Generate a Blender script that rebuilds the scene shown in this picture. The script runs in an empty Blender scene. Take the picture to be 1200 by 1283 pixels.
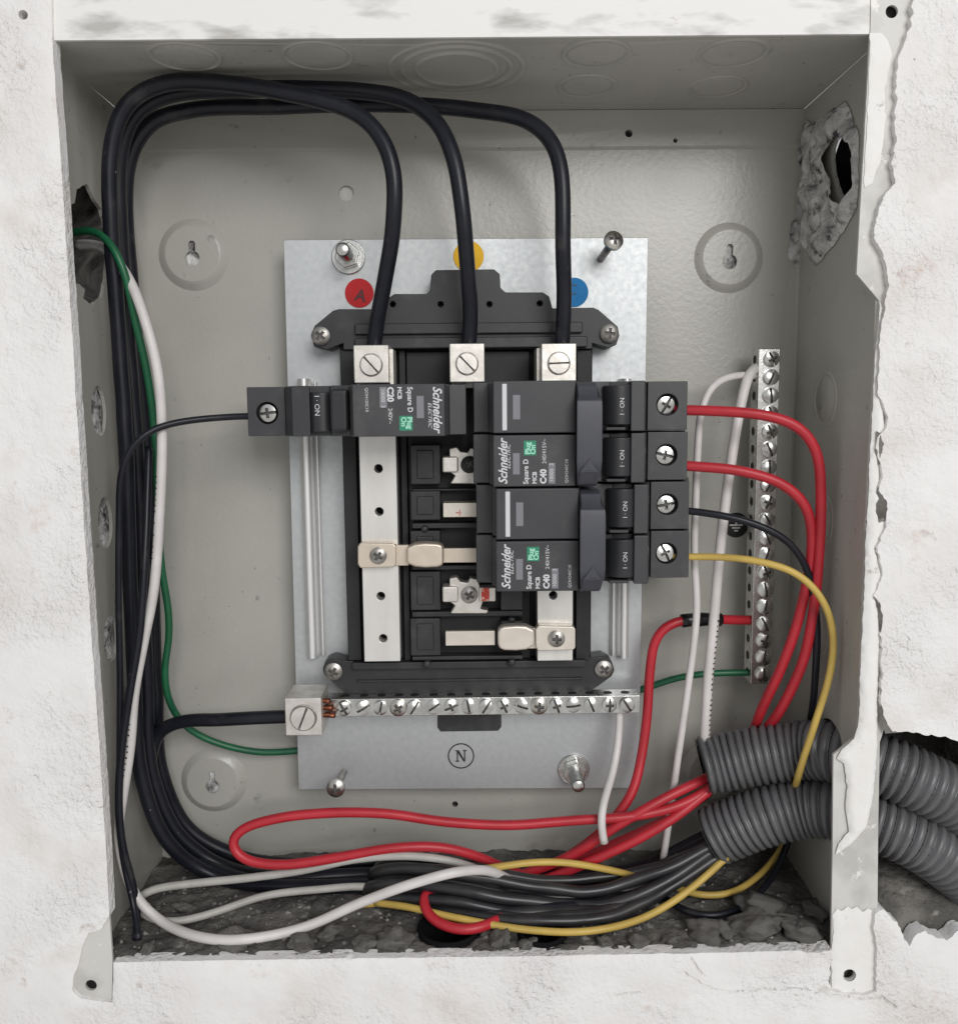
import bpy, bmesh, math, random
import numpy as np
from mathutils import Vector, Matrix, noise
from mathutils.geometry import delaunay_2d_cdt

# ------------------------------------------------------------------ camera, world, lamps, exposure
SC = bpy.context.scene
COL = SC.collection
F, CAM = 1098.474, np.array([0.00102, -0.32218, 0.04308])
PITCH, YAW, ROLL = -0.11643, 0.00927, -0.00946
D, HB, XW = 0.07832, 0.34228, 0.1486          # box depth, opening height, half inner width
ZB, ZT = -HB / 2, HB / 2 + 0.0012

def _basis():
    cp, sp, cy, sy = math.cos(PITCH), math.sin(PITCH), math.cos(YAW), math.sin(YAW)
    f = np.array([sy * cp, cy * cp, sp]); r = np.array([cy, -sy, 0.0]); u = np.cross(r, f)
    cr, sr = math.cos(ROLL), math.sin(ROLL)
    return cr * r + sr * u, -sr * r + cr * u, f
BR, BU, BF = _basis()

cam_d = bpy.data.cameras.new('camera')
cam = bpy.data.objects.new('camera', cam_d); COL.objects.link(cam)
mw = Matrix(((BR[0], BU[0], -BF[0], CAM[0]), (BR[1], BU[1], -BF[1], CAM[1]), (BR[2], BU[2], -BF[2], CAM[2]), (0, 0, 0, 1)))
cam.matrix_world = mw
cam_d.sensor_fit = 'HORIZONTAL'; cam_d.sensor_width = 36.0; cam_d.lens = 36.0 * F / 1200.0
cam_d.clip_start = 0.01; cam_d.clip_end = 50
SC.camera = cam

w = bpy.data.worlds.new('World'); SC.world = w; w.use_nodes = True
nt = w.node_tree; bg = nt.nodes['Background']
geo = nt.nodes.new('ShaderNodeTexCoord'); sep = nt.nodes.new('ShaderNodeSeparateXYZ')
nt.links.new(geo.outputs['Generated'], sep.inputs[0])
ramp = nt.nodes.new('ShaderNodeValToRGB')
mr = nt.nodes.new('ShaderNodeMapRange'); mr.inputs[1].default_value = -1; mr.inputs[2].default_value = 1
nt.links.new(sep.outputs['Z'], mr.inputs[0]); nt.links.new(mr.outputs[0], ramp.inputs[0])
cr_ = ramp.color_ramp
cr_.elements[0].position = 0.25; cr_.elements[0].color = (1.06, 1.035, 1.01, 1)
cr_.elements[1].position = 0.75; cr_.elements[1].color = (0.82, 0.84, 0.87, 1)
nt.links.new(ramp.outputs[0], bg.inputs['Color']); bg.inputs['Strength'].default_value = 0.54

def area(name, loc, target, size, power, color):
    l = bpy.data.lights.new(name, 'AREA'); l.shape = 'RECTANGLE'; l.size, l.size_y = size
    l.energy = power; l.color = color
    o = bpy.data.objects.new(name, l); COL.objects.link(o); o.location = loc
    o.rotation_euler = (Vector(target) - Vector(loc)).to_track_quat('-Z', 'Y').to_euler()
area('window_light', (0.60, -1.70, 0.75), (0, 0.03, 0), (1.0, 0.8), 22.5, (1.0, 0.985, 0.97))

vs = SC.view_settings
SC.display_settings.display_device = 'sRGB'
vs.view_transform = 'Standard'; vs.look = 'None'; vs.exposure = 0.0; vs.gamma = 1.0; vs.use_curve_mapping = False
SC.cycles.use_denoising = True
SC.cycles.max_bounces = 8

# ------------------------------------------------------------------ pixel -> place
def ray(px, py):
    return BR * (px - 600) / F - BU * (py - 641.5) / F + BF
def U(px, py, h):
    """point seen at photo pixel, h millimetres in front of the box's back panel"""
    d = ray(px, py); t = (D - h / 1000.0 - CAM[1]) / d[1]
    return Vector(CAM + d * t)
def UX(px, py, X):
    d = ray(px, py); t = (X - CAM[0]) / d[0]; return Vector(CAM + d * t)
def UZ(px, py, Z):
    d = ray(px, py); t = (Z - CAM[2]) / d[2]; return Vector(CAM + d * t)
def Y(h): return D - h / 1000.0
HF = D * 1000.0                                  # height of the wall front over the back panel, mm

# ------------------------------------------------------------------ materials
MATS = {}
def mat(name, c1, c2=None, rough=0.5, metal=0.0, ns=60.0, bumps=(), spec=0.5, coat=0.0, rvar=0.0, spots=None, thr=(0.4, 0.6), detail=4.0, aniso=None, bmod=None):
    m = bpy.data.materials.new(name); m.use_nodes = True
    t = m.node_tree; b = t.nodes['Principled BSDF']; N = t.nodes.new; L = t.links.new
    b.inputs['Roughness'].default_value = rough; b.inputs['Metallic'].default_value = metal
    b.inputs['Specular IOR Level'].default_value = spec
    if coat: b.inputs['Coat Weight'].default_value = coat; b.inputs['Coat Roughness'].default_value = 0.25
    tc = N('ShaderNodeTexCoord'); src = tc.outputs['Object']
    if aniso:
        mp = N('ShaderNodeMapping'); mp.inputs['Scale'].default_value = aniso; L(src, mp.inputs[0]); src = mp.outputs[0]
    def nz(s, d=detail, ro=0.55):
        n = N('ShaderNodeTexNoise'); n.inputs['Scale'].default_value = s; n.inputs['Detail'].default_value = d
        n.inputs['Roughness'].default_value = ro; L(src, n.inputs['Vector']); return n
    b.inputs['Base Color'].default_value = (*c1, 1)
    col = None
    if c2:
        n = nz(ns); r = N('ShaderNodeMapRange'); r.inputs[1].default_value, r.inputs[2].default_value = thr
        L(n.outputs[0], r.inputs[0])
        mx = N('ShaderNodeMix'); mx.data_type = 'RGBA'; mx.inputs[6].default_value = (*c1, 1); mx.inputs[7].default_value = (*c2, 1)
        L(r.outputs[0], mx.inputs[0]); col = mx.outputs[2]
        if rvar:
            rr = N('ShaderNodeMapRange'); rr.inputs[3].default_value = rough - rvar; rr.inputs[4].default_value = rough + rvar
            L(n.outputs[0], rr.inputs[0]); L(rr.outputs[0], b.inputs['Roughness'])
    if spots:
        for sc_, lo, hi, c in spots:
            n = nz(sc_, 6.0, 0.62); r = N('ShaderNodeMapRange'); r.inputs[1].default_value, r.inputs[2].default_value = lo, hi
            L(n.outputs[0], r.inputs[0])
            mx = N('ShaderNodeMix'); mx.data_type = 'RGBA'; mx.inputs[7].default_value = (*c, 1)
            if col is not None: L(col, mx.inputs[6])
            else: mx.inputs[6].default_value = (*c1, 1)
            L(r.outputs[0], mx.inputs[0]); col = mx.outputs[2]
    if col is not None: L(col, b.inputs['Base Color'])
    prev = None
    for s, st, dist in bumps:
        n = nz(s, 3.0); bp = N('ShaderNodeBump'); bp.inputs['Strength'].default_value = st; bp.inputs['Distance'].default_value = dist
        L(n.outputs[0], bp.inputs['Height'])
        if bmod:
            n2 = nz(bmod, 2.0); r2 = N('ShaderNodeMapRange'); r2.inputs[1].default_value, r2.inputs[2].default_value = 0.35, 0.65
            r2.inputs[3].default_value, r2.inputs[4].default_value = st * 0.15, st * 1.1; L(n2.outputs[0], r2.inputs[0]); L(r2.outputs[0], bp.inputs['Strength'])
        if prev is not None: L(prev, bp.inputs['Normal'])
        prev = bp.outputs[0]
    if prev is not None: L(prev, b.inputs['Normal'])
    MATS[name] = m
    return m

mat('plaster', (0.82, 0.81, 0.80), (0.765, 0.75, 0.74), rough=0.85, ns=28, bumps=[(240, 1.0, 0.0016), (620, 1.0, 0.0010)], spec=0.2, bmod=26,
    spots=[(95, 0.65, 0.74, (0.55, 0.49, 0.45)), (230, 0.72, 0.78, (0.42, 0.38, 0.36)), (22, 0.55, 0.78, (0.66, 0.61, 0.57)), (60, 0.63, 0.76, (0.66, 0.56, 0.51))])
mat('skim', (0.83, 0.82, 0.80), (0.80, 0.785, 0.76), rough=0.8, ns=60, bumps=[(300, 0.6, 0.0004), (900, 0.5, 0.0002)], spec=0.2,
    spots=[(140, 0.63, 0.70, (0.50, 0.48, 0.46))])
mat('smeared_paint', (0.80, 0.79, 0.77), (0.47, 0.46, 0.44), rough=0.6, ns=64, thr=(0.52, 0.66), bumps=[(220, 0.5, 0.0004), (700, 0.4, 0.0002)], spec=0.3, aniso=(0.4, 1, 1.2),
    spots=[(70, 0.66, 0.72, (0.36, 0.33, 0.31))])
mat('flange_paint', (0.62, 0.61, 0.58), (0.50, 0.49, 0.465), rough=0.5, ns=45, thr=(0.45, 0.6), bumps=[(420, 0.35, 0.0003)],
    spots=[(120, 0.63, 0.68, (0.80, 0.785, 0.76))])
mat('box_paint', (0.455, 0.447, 0.405), (0.415, 0.408, 0.37), rough=0.29, ns=14, bumps=[(430, 0.30, 0.0004)], rvar=0.06,
    spots=[(55, 0.66, 0.80, (0.30, 0.29, 0.27)), (300, 0.67, 0.71, (0.16, 0.155, 0.145)), (120, 0.66, 0.74, (0.22, 0.21, 0.20)), (38, 0.66, 0.82, (0.62, 0.60, 0.56))])
mat('slot_shade', (0.13, 0.125, 0.12), rough=0.6, metal=0.5)  # dark tone that paints the shade inside screw slots into their colour
mat('mortar', (0.20, 0.19, 0.175), (0.105, 0.10, 0.092), rough=0.95, ns=70, bumps=[(160, 1.0, 0.002), (600, 0.8, 0.0006)], spec=0.15,
    spots=[(120, 0.60, 0.68, (0.34, 0.325, 0.30)), (90, 0.64, 0.72, (0.10, 0.095, 0.09))])
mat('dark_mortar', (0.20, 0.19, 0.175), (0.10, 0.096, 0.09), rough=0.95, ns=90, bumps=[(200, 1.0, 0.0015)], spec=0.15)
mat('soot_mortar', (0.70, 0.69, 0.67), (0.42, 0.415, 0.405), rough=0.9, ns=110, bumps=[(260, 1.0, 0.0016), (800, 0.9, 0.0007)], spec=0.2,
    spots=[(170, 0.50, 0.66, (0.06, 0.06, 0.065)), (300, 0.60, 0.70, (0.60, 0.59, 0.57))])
mat('dirt', (0.16, 0.153, 0.142), (0.085, 0.082, 0.077), rough=0.97, ns=60, bumps=[(300, 1.0, 0.0012), (1100, 0.9, 0.0005)], spec=0.1,
    spots=[(160, 0.60, 0.70, (0.30, 0.29, 0.27)), (420, 0.66, 0.72, (0.48, 0.465, 0.44))])
mat('rubble', (0.36, 0.345, 0.32), (0.22, 0.21, 0.195), rough=0.95, ns=120, bumps=[(260, 1.0, 0.0025), (900, 1.0, 0.0009)], spec=0.15)
mat('galvanised', (0.55, 0.565, 0.57), (0.48, 0.50, 0.51), rough=0.50, metal=0.7, ns=380, thr=(0.3, 0.7), rvar=0.08, bumps=[(500, 0.08, 0.0002)])
mat('zinc', (0.72, 0.72, 0.70), (0.55, 0.55, 0.53), rough=0.27, metal=1.0, ns=250, rvar=0.1, bumps=[(900, 0.2, 0.0002)])
mat('steel', (0.60, 0.58, 0.54), (0.44, 0.42, 0.38), rough=0.33, metal=1.0, ns=300, rvar=0.1, bumps=[(900, 0.2, 0.0002)])
mat('dull_steel', (0.48, 0.46, 0.43), (0.30, 0.28, 0.26), rough=0.42, metal=1.0, ns=300, rvar=0.1, bumps=[(900, 0.25, 0.0002)])
mat('aluminium', (0.84, 0.825, 0.79), (0.76, 0.745, 0.71), rough=0.38, metal=0.6, ns=120, rvar=0.08, bumps=[(700, 0.15, 0.0002)], aniso=(1, 1, 0.25))
mat('rail_metal', (0.86, 0.86, 0.85), rough=0.36, metal=0.6)
mat('lug_metal', (0.78, 0.75, 0.70), (0.66, 0.63, 0.58), rough=0.45, metal=0.75, ns=200, rvar=0.1, bumps=[(900, 0.2, 0.0002)])
mat('tinned_copper', (0.76, 0.67, 0.56), (0.68, 0.60, 0.50), rough=0.42, metal=0.7, ns=120, rvar=0.08, bumps=[(600, 0.15, 0.0002)])
mat('tinned_copper_pale', (0.80, 0.74, 0.66), (0.72, 0.66, 0.58), rough=0.42, metal=0.6, ns=120, rvar=0.08, bumps=[(600, 0.15, 0.0002)])
mat('copper', (0.30, 0.10, 0.055), (0.20, 0.07, 0.04), rough=0.4, metal=0.9, ns=400)
mat('black_plastic', (0.022, 0.022, 0.024), (0.030, 0.030, 0.032), rough=0.48, ns=80, bumps=[(1500, 0.15, 0.0001)], rvar=0.09, spots=[(75, 0.54, 0.80, (0.065, 0.063, 0.060)), (500, 0.71, 0.75, (0.16, 0.155, 0.15))])
mat('dark_plastic', (0.012, 0.012, 0.013), (0.018, 0.017, 0.017), rough=0.6, ns=120)
mat('breaker_plastic', (0.040, 0.041, 0.045), (0.047, 0.048, 0.052), rough=0.45, ns=60, bumps=[(1800, 0.12, 0.0001)], rvar=0.09, spots=[(75, 0.54, 0.80, (0.085, 0.083, 0.080)), (500, 0.72, 0.76, (0.16, 0.155, 0.15))])
mat('toggle_plastic', (0.022, 0.023, 0.026), rough=0.38)
mat('tie_plastic', (0.050, 0.052, 0.064), (0.057, 0.059, 0.072), rough=0.5, ns=80)
mat('black_pvc', (0.008, 0.009, 0.014), (0.012, 0.013, 0.019), spec=0.32, rough=0.36, ns=70, rvar=0.08, bumps=[(700, 0.1, 0.0002)], spots=[(420, 0.71, 0.75, (0.25, 0.24, 0.23)), (60, 0.60, 0.80, (0.045, 0.044, 0.045))])
mat('dusty_pvc', (0.020, 0.020, 0.023), (0.036, 0.035, 0.035), rough=0.34, ns=70, rvar=0.08, bumps=[(700, 0.1, 0.0002)])
mat('red_pvc', (0.50, 0.022, 0.036), (0.42, 0.018, 0.029), rough=0.42, ns=60, bumps=[(800, 0.1, 0.0002)], spots=[(260, 0.68, 0.75, (0.22, 0.05, 0.05))])
mat('green_pvc', (0.012, 0.13, 0.055), (0.010, 0.10, 0.042), rough=0.4, ns=70)
mat('white_pvc', (0.70, 0.67, 0.655), (0.62, 0.59, 0.575), rough=0.45, ns=70, bumps=[(700, 0.1, 0.0002)], spots=[(240, 0.68, 0.76, (0.35, 0.33, 0.31))])
mat('grey_pvc', (0.50, 0.485, 0.45), (0.42, 0.405, 0.38), rough=0.5, ns=80, bumps=[(700, 0.15, 0.0002)], spots=[(240, 0.64, 0.74, (0.28, 0.265, 0.25))])
mat('yellow_pvc', (0.60, 0.42, 0.10), (0.52, 0.36, 0.085), rough=0.45, ns=70, spots=[(240, 0.66, 0.76, (0.30, 0.22, 0.08))])
mat('conduit', (0.125, 0.124, 0.130), (0.100, 0.098, 0.102), rough=0.38, ns=80, rvar=0.08, spots=[(260, 0.60, 0.76, (0.15, 0.145, 0.14))])
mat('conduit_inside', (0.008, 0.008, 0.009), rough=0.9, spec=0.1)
mat('tape', (0.010, 0.010, 0.011), rough=0.3, bumps=[(300, 0.3, 0.0003)])
mat('white_print', (0.62, 0.62, 0.64), rough=0.5)
mat('grey_print', (0.20, 0.20, 0.22), rough=0.5)
mat('green_print', (0.02, 0.23, 0.13), rough=0.5)
mat('mint_print', (0.35, 0.72, 0.55), rough=0.5)
mat('black_print', (0.012, 0.012, 0.012), rough=0.5)
mat('dark_red_print', (0.09, 0.012, 0.015), rough=0.5)
mat('dark_blue_print', (0.005, 0.05, 0.10), rough=0.5)
mat('red_sticker', (0.56, 0.018, 0.022), (0.50, 0.02, 0.025), rough=0.5, ns=200, spec=0.25)
mat('yellow_sticker', (0.80, 0.46, 0.012), (0.74, 0.42, 0.012), rough=0.5, ns=200, spec=0.25)
mat('blue_sticker', (0.002, 0.17, 0.43), (0.002, 0.15, 0.39), rough=0.5, ns=200, spec=0.22)
mat('paper', (0.72, 0.71, 0.68), rough=0.5)
mat('red_paint', (0.62, 0.05, 0.03), (0.75, 0.45, 0.38), rough=0.5, ns=500, thr=(0.5, 0.6))

# ------------------------------------------------------------------ mesh helpers
def root_loc(o):
    v = Vector((0, 0, 0))
    while o is not None: v = v + o.location; o = o.parent
    return v
def thing(name, label, cat, loc=(0, 0, 0), group=None):
    o = bpy.data.objects.new(name, None); COL.objects.link(o); o.location = loc
    o.empty_display_size = 0.01
    o['label'] = label; o['category'] = cat
    if group: o['group'] = group
    return o
def obj(name, data, m, parent=None, bevel=0.0, smooth=False, seg=2):
    """data in world coordinates: a bmesh or (verts, faces)"""
    me = bpy.data.meshes.new(name)
    if isinstance(data, tuple): me.from_pydata([tuple(v) for v in data[0]], [], data[1])
    else: data.to_mesh(me); data.free()
    if parent is not None: me.transform(Matrix.Translation(-root_loc(parent)))
    bm = bmesh.new(); bm.from_mesh(me); bmesh.ops.recalc_face_normals(bm, faces=bm.faces); bm.to_mesh(me); bm.free()
    me.materials.append(MATS[m] if isinstance(m, str) else m)
    if smooth: me.polygons.foreach_set('use_smooth', [True] * len(me.polygons))
    o = bpy.data.objects.new(name, me); COL.objects.link(o); o.parent = parent
    if bevel:
        b = o.modifiers.new('bevel', 'BEVEL'); b.width = bevel; b.segments = seg; b.limit_method = 'ANGLE'; b.angle_limit = 0.6
        me.polygons.foreach_set('use_smooth', [True] * len(me.polygons))
        b.harden_normals = True
    return o
def share(name, src, loc, rot=(0, 0, 0), parent=None, scale=1.0):
    """another piece with the mesh of src, placed at world loc"""
    o = bpy.data.objects.new(name, src); COL.objects.link(o); o.parent = parent
    o.location = Vector(loc) - (root_loc(parent) if parent is not None else Vector((0, 0, 0))); o.rotation_euler = rot; o.scale = (scale,) * 3
    return o
def tag(o, label, cat, group=None):
    o['label'] = label; o['category'] = cat
    if group: o['group'] = group
    return o
def struct(o, kind='structure'):
    o['kind'] = kind; return o
def mesh_of(data, m, smooth=False):
    me = bpy.data.meshes.new('piece')
    me.from_pydata([tuple(v) for v in data[0]], [], data[1]); me.materials.append(MATS[m])
    bm = bmesh.new(); bm.from_mesh(me); bmesh.ops.recalc_face_normals(bm, faces=bm.faces); bm.to_mesh(me); bm.free()
    if smooth: me.polygons.foreach_set('use_smooth', [True] * len(me.polygons))
    return me
def join(*ds):
    V, Fc = [], []
    for v, f in ds:
        k = len(V); V.extend(v); Fc.extend([tuple(i + k for i in q) for q in f])
    return V, Fc
def box(x0, x1, y0, y1, z0, z1):
    v = [(x, y, z) for x in (x0, x1) for y in (y0, y1) for z in (z0, z1)]
    return v, [(0, 1, 3, 2), (4, 6, 7, 5), (0, 4, 5, 1), (2, 3, 7, 6), (0, 2, 6, 4), (1, 5, 7, 3)]
def pxbox(x0, y0, x1, y1, h0, h1):
    """box whose front face covers the photo rectangle x0..x1, y0..y1 at height h1"""
    ym, xm = (y0 + y1) / 2, (x0 + x1) / 2
    return box(U(x0, ym, h1).x, U(x1, ym, h1).x, Y(h1), Y(h0), U(xm, y1, h1).z, U(xm, y0, h1).z)
def prism(loop, axis, a, b):
    """loop of 2D points extruded along axis ('y': loop is x,z; 'z': loop is x,y)"""
    n = len(loop)
    if axis == 'y': P = lambda p, t: (p[0], t, p[1])
    elif axis == 'z': P = lambda p, t: (p[0], p[1], t)
    else: P = lambda p, t: (t, p[0], p[1])
    v = [P(p, a) for p in loop] + [P(p, b) for p in loop]
    f = [tuple(range(n))[::-1], tuple(range(n, 2 * n))] + [(i, (i + 1) % n, n + (i + 1) % n, n + i) for i in range(n)]
    return v, f
def circle(cx, cz, r, n=24, rz=None, a0=0.0):
    return [(cx + r * math.cos(a0 + 2 * math.pi * i / n), cz + (rz or r) * math.sin(a0 + 2 * math.pi * i / n)) for i in range(n)]
def inside(poly, pts):
    poly = np.asarray(poly); x, y = pts[:, 0], pts[:, 1]; r = np.zeros(len(pts), bool); j = len(poly) - 1
    for i in range(len(poly)):
        xi, yi = poly[i]; xj, yj = poly[j]
        c = ((yi > y) != (yj > y)) & (x < (xj - xi) * (y - yi) / ((yj - yi) + 1e-30) + xi)
        r ^= c; j = i
    return r
def sheet(outline, holes=(), extra=(), lines=()):
    """constrained triangulation of outline minus holes: (2D verts, tris, boundary loops)"""
    pts, edges = [], []
    for lp in [outline, *holes]:
        k = len(pts); pts.extend(lp); edges.extend([(k + i, k + (i + 1) % len(lp)) for i in range(len(lp))])
    for ln in lines:
        k = len(pts); pts.extend(ln); edges.extend([(k + i, k + i + 1) for i in range(len(ln) - 1)])
    pts.extend(extra)
    S = 100.0
    r = delaunay_2d_cdt([Vector((p[0] * S, p[1] * S)) for p in pts], edges, [], 0, 1e-6)
    V = np.array([(v.x / S, v.y / S) for v in r[0]]); T = np.array([t for t in r[2] if len(t) == 3])
    c = V[T].mean(axis=1); keep = inside(outline, c)
    for h in holes: keep &= ~inside(h, c)
    return V, T[keep]
def boundary_edges(T):
    cnt = {}
    for t in T:
        for a, b in ((t[0], t[1]), (t[1], t[2]), (t[2], t[0])):
            k = (min(a, b), max(a, b)); cnt.setdefault(k, []).append((a, b))
    return [v[0] for v in cnt.values() if len(v) == 1]
def slab(outline, holes, place, depth, extra=(), disp=None, lines=()):
    """a sheet with thickness; place(u, v, w) -> world point, w = 0 at the front"""
    V, T = sheet(outline, holes, extra, lines)
    n = len(V); w0 = disp(V) if disp is not None else np.zeros(n)
    v = [place(V[i][0], V[i][1], w0[i]) for i in range(n)]
    f = [tuple(int(i) for i in t) for t in T]
    if depth:
        be = boundary_edges(T); idx = {}
        for a, b in be:
            for q in (a, b):
                if q not in idx: idx[q] = len(v); v.append(place(V[q][0], V[q][1], depth))
        f += [(int(b), int(a), idx[a], idx[b]) for a, b in be]
    return v, f
def onY(y):
    return lambda u, v, w: (u, y + w, v)
def plate(outline, holes, h1, h0, name, m, parent, bevel=0.0):
    return obj(name, slab(outline, holes, onY(Y(h1)), (h1 - h0) / 1000.0), m, parent, bevel=bevel)
def pxl(pts, h):
    return [(p.x, p.z) for p in (U(x, y, h) for x, y in pts)]
def lathe(profile, n=32, axis='y', c=(0, 0, 0)):
    """profile of (r, t) revolved; t runs along -Y (towards the viewer) for 'y'"""
    v, f = [], []
    for r, t in profile:
        for i in range(n):
            a = 2 * math.pi * i / n; p = (r * math.cos(a), r * math.sin(a))
            if axis == 'y': v.append((c[0] + p[0], c[1] - t, c[2] + p[1]))
            elif axis == 'z': v.append((c[0] + p[0], c[1] + p[1], c[2] + t))
            else: v.append((c[0] + t, c[1] + p[0], c[2] + p[1]))
    for k in range(len(profile) - 1):
        for i in range(n):
            j = (i + 1) % n; f.append((k * n + i, k * n + j, (k + 1) * n + j, (k + 1) * n + i))
    if profile[-1][0] > 1e-9: f.append(tuple((len(profile) - 1) * n + i for i in range(n)))
    if profile[0][0] > 1e-9 and False: f.append(tuple(range(n)))
    return v, f
def spline(pts, step=0.0022):
    P = [Vector(p) for p in pts]; P = [P[0] * 2 - P[1]] + P + [P[-1] * 2 - P[-2]]
    out = []
    for i in range(1, len(P) - 2):
        a, b, c, d = P[i - 1], P[i], P[i + 1], P[i + 2]
        # centripetal Catmull-Rom
        t0 = 0; t1 = t0 + max((b - a).length, 1e-6) ** .5; t2 = t1 + max((c - b).length, 1e-6) ** .5; t3 = t2 + max((d - c).length, 1e-6) ** .5
        n = max(2, int((c - b).length / step))
        for k in range(n):
            t = t1 + (t2 - t1) * k / n
            A1 = a * ((t1 - t) / (t1 - t0)) + b * ((t - t0) / (t1 - t0)); A2 = b * ((t2 - t) / (t2 - t1)) + c * ((t - t1) / (t2 - t1)); A3 = c * ((t3 - t) / (t3 - t2)) + d * ((t - t2) / (t3 - t2))
            B1 = A1 * ((t2 - t) / (t2 - t0)) + A2 * ((t - t0) / (t2 - t0)); B2 = A2 * ((t3 - t) / (t3 - t1)) + A3 * ((t - t1) / (t3 - t1))
            out.append(B1 * ((t2 - t) / (t2 - t1)) + B2 * ((t - t1) / (t2 - t1)))
    out.append(P[-2]); return out
def relax(pts, it=6):
    p = [v.copy() for v in pts]
    for _ in range(it):
        p = [p[0]] + [(p[i - 1] + p[i] * 2 + p[i + 1]) / 4 for i in range(1, len(p) - 1)] + [p[-1]]
    return p
def sweep(path, r, n=12, rf=None, caps=True):
    v, f = [], []; s = 0.0; m = len(path)
    t = (path[1] - path[0]).normalized(); nrm = t.orthogonal().normalized()
    for i in range(m):
        t2 = (path[min(i + 1, m - 1)] - path[max(i - 1, 0)]).normalized()
        nrm = (nrm - t2 * nrm.dot(t2)).normalized(); bn = t2.cross(nrm)
        if i: s += (path[i] - path[i - 1]).length
        rr = rf(s) if rf else r
        for k in range(n):
            a = 2 * math.pi * k / n; v.append(path[i] + nrm * (rr * math.cos(a)) + bn * (rr * math.sin(a)))
    for i in range(m - 1):
        for k in range(n):
            j = (k + 1) % n; f.append((i * n + k, i * n + j, (i + 1) * n + j, (i + 1) * n + k))
    if caps: f += [tuple(range(n))[::-1], tuple((m - 1) * n + k for k in range(n))]
    return v, f
def wire(name, label, cat, pts, rmm, m, group=None, n=12, wob=0.0, seed=0, it=8):
    Q = []
    for px, py, h in pts:
        p = U(px, py, h)
        while h < 76 and abs(p.x) < XW and p.z < floor0(p.x, p.y) + rmm / 1000.0 + 0.0014: h += 0.5; p = U(px, py, h)
        Q.append(p)
    path = relax(spline(Q), it)
    if wob:
        path = [p + noise.noise_vector(p * 22 + Vector((seed * 7.3, 0, 0))) * wob + noise.noise_vector(p * 65 + Vector((0, seed * 3.1, 0))) * (wob * 0.35) for p in path]
    o = obj(name, sweep(path, rmm / 1000.0, n), m, None, smooth=True)
    tag(o, label, cat, group); return o, path
def lump(r, seed, sq=(1, 1, 1), sub=2, amp=0.35):
    bm = bmesh.new(); bmesh.ops.create_icosphere(bm, subdivisions=sub, radius=1.0)
    for q in bm.verts:
        d = 1 + amp * noise.noise(q.co * 1.4 + Vector((seed * 3.1, seed, 0))) + 0.18 * noise.noise(q.co * 3.7 + Vector((seed, 5, 0)))
        q.co = Vector((q.co.x * sq[0], q.co.y * sq[1], q.co.z * sq[2])) * (r * d)
    me = bpy.data.meshes.new('piece'); bm.to_mesh(me); bm.free(); return me
def txt(name, body, size, org, xdir, udir, m, parent, shear=0.0, bold=0.0, sx=1.0):
    """flat lettering; org = lower left of the line in world space"""
    c = bpy.data.curves.new('lettering', 'FONT'); c.body = body; c.size = size; c.shear = shear; c.offset = bold; c.resolution_u = 3
    o = bpy.data.objects.new('lettering', c); COL.objects.link(o)
    dg = bpy.context.evaluated_depsgraph_get(); dg.update()
    me = bpy.data.meshes.new_from_object(o.evaluated_get(dg)); bpy.data.objects.remove(o); bpy.data.curves.remove(c)
    X, Uv = Vector(xdir), Vector(udir); Nn = X.cross(Uv)
    mt = Matrix((( X.x * sx, Uv.x, Nn.x, org[0]), (X.y * sx, Uv.y, Nn.y, org[1]), (X.z * sx, Uv.z, Nn.z, org[2]), (0, 0, 0, 1)))
    me.transform(mt)
    if parent is not None: me.transform(Matrix.Translation(-root_loc(parent)))
    me.materials.clear(); me.materials.append(MATS[m])
    q = bpy.data.objects.new(name, me); COL.objects.link(q); q.parent = parent
    return q

# screw heads as height fields over a disc (metres, facing -Y, origin at the head's seat)
def screw_head(r, hh, kind, m, dome=0.55, nr=18, ns=72, side=True, wid=0.13):
    v, f = [], []
    def hgt(x, z):
        q = math.hypot(x, z) / r; y = hh * (1 - dome * q * q)
        sw = wid * r
        slot = abs(x) < sw and q < 0.97
        ph = (abs(x) < 0.15 * r and abs(z) < 0.55 * r) or (abs(z) < 0.15 * r and abs(x) < 0.55 * r)
        if kind == 'slot' and slot: y -= hh * 0.8
        if kind == 'cross' and ph: y -= hh * 0.6 * (1 - 0.7 * q)
        if kind == 'combo' and (slot or ph): y -= hh * 0.8
        return y
    rec = set()
    rings = [r * (k / nr) for k in range(1, nr + 1)]
    v.append((0, -hgt(0, 0), 0))
    for rr in rings:
        for i in range(ns):
            a = 2 * math.pi * i / ns; x, z = rr * math.cos(a), rr * math.sin(a); v.append((x, -hgt(x, z), z))
    for i in range(ns): f.append((0, 1 + i, 1 + (i + 1) % ns))
    for k in range(nr - 1):
        for i in range(ns):
            j = (i + 1) % ns; f.append((1 + k * ns + i, 1 + (k + 1) * ns + i, 1 + (k + 1) * ns + j, 1 + k * ns + j))
    if side:
        b = len(v)
        for i in range(ns):
            a = 2 * math.pi * i / ns; v.append((r * math.cos(a), 0.0004, r * math.sin(a)))
        for i in range(ns):
            j = (i + 1) % ns; f.append((1 + (nr - 1) * ns + i, b + i, b + j, 1 + (nr - 1) * ns + j))
    me = mesh_of((v, f), m); me.materials.append(MATS['slot_shade'])
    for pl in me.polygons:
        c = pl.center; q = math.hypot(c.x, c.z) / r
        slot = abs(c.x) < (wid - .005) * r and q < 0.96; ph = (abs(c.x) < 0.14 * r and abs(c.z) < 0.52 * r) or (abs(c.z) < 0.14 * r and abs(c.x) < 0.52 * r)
        if (kind in ('slot', 'combo') and slot) or (kind in ('cross', 'combo') and ph): pl.material_index = 1  # recess faces get the painted shade tone
    return me
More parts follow.
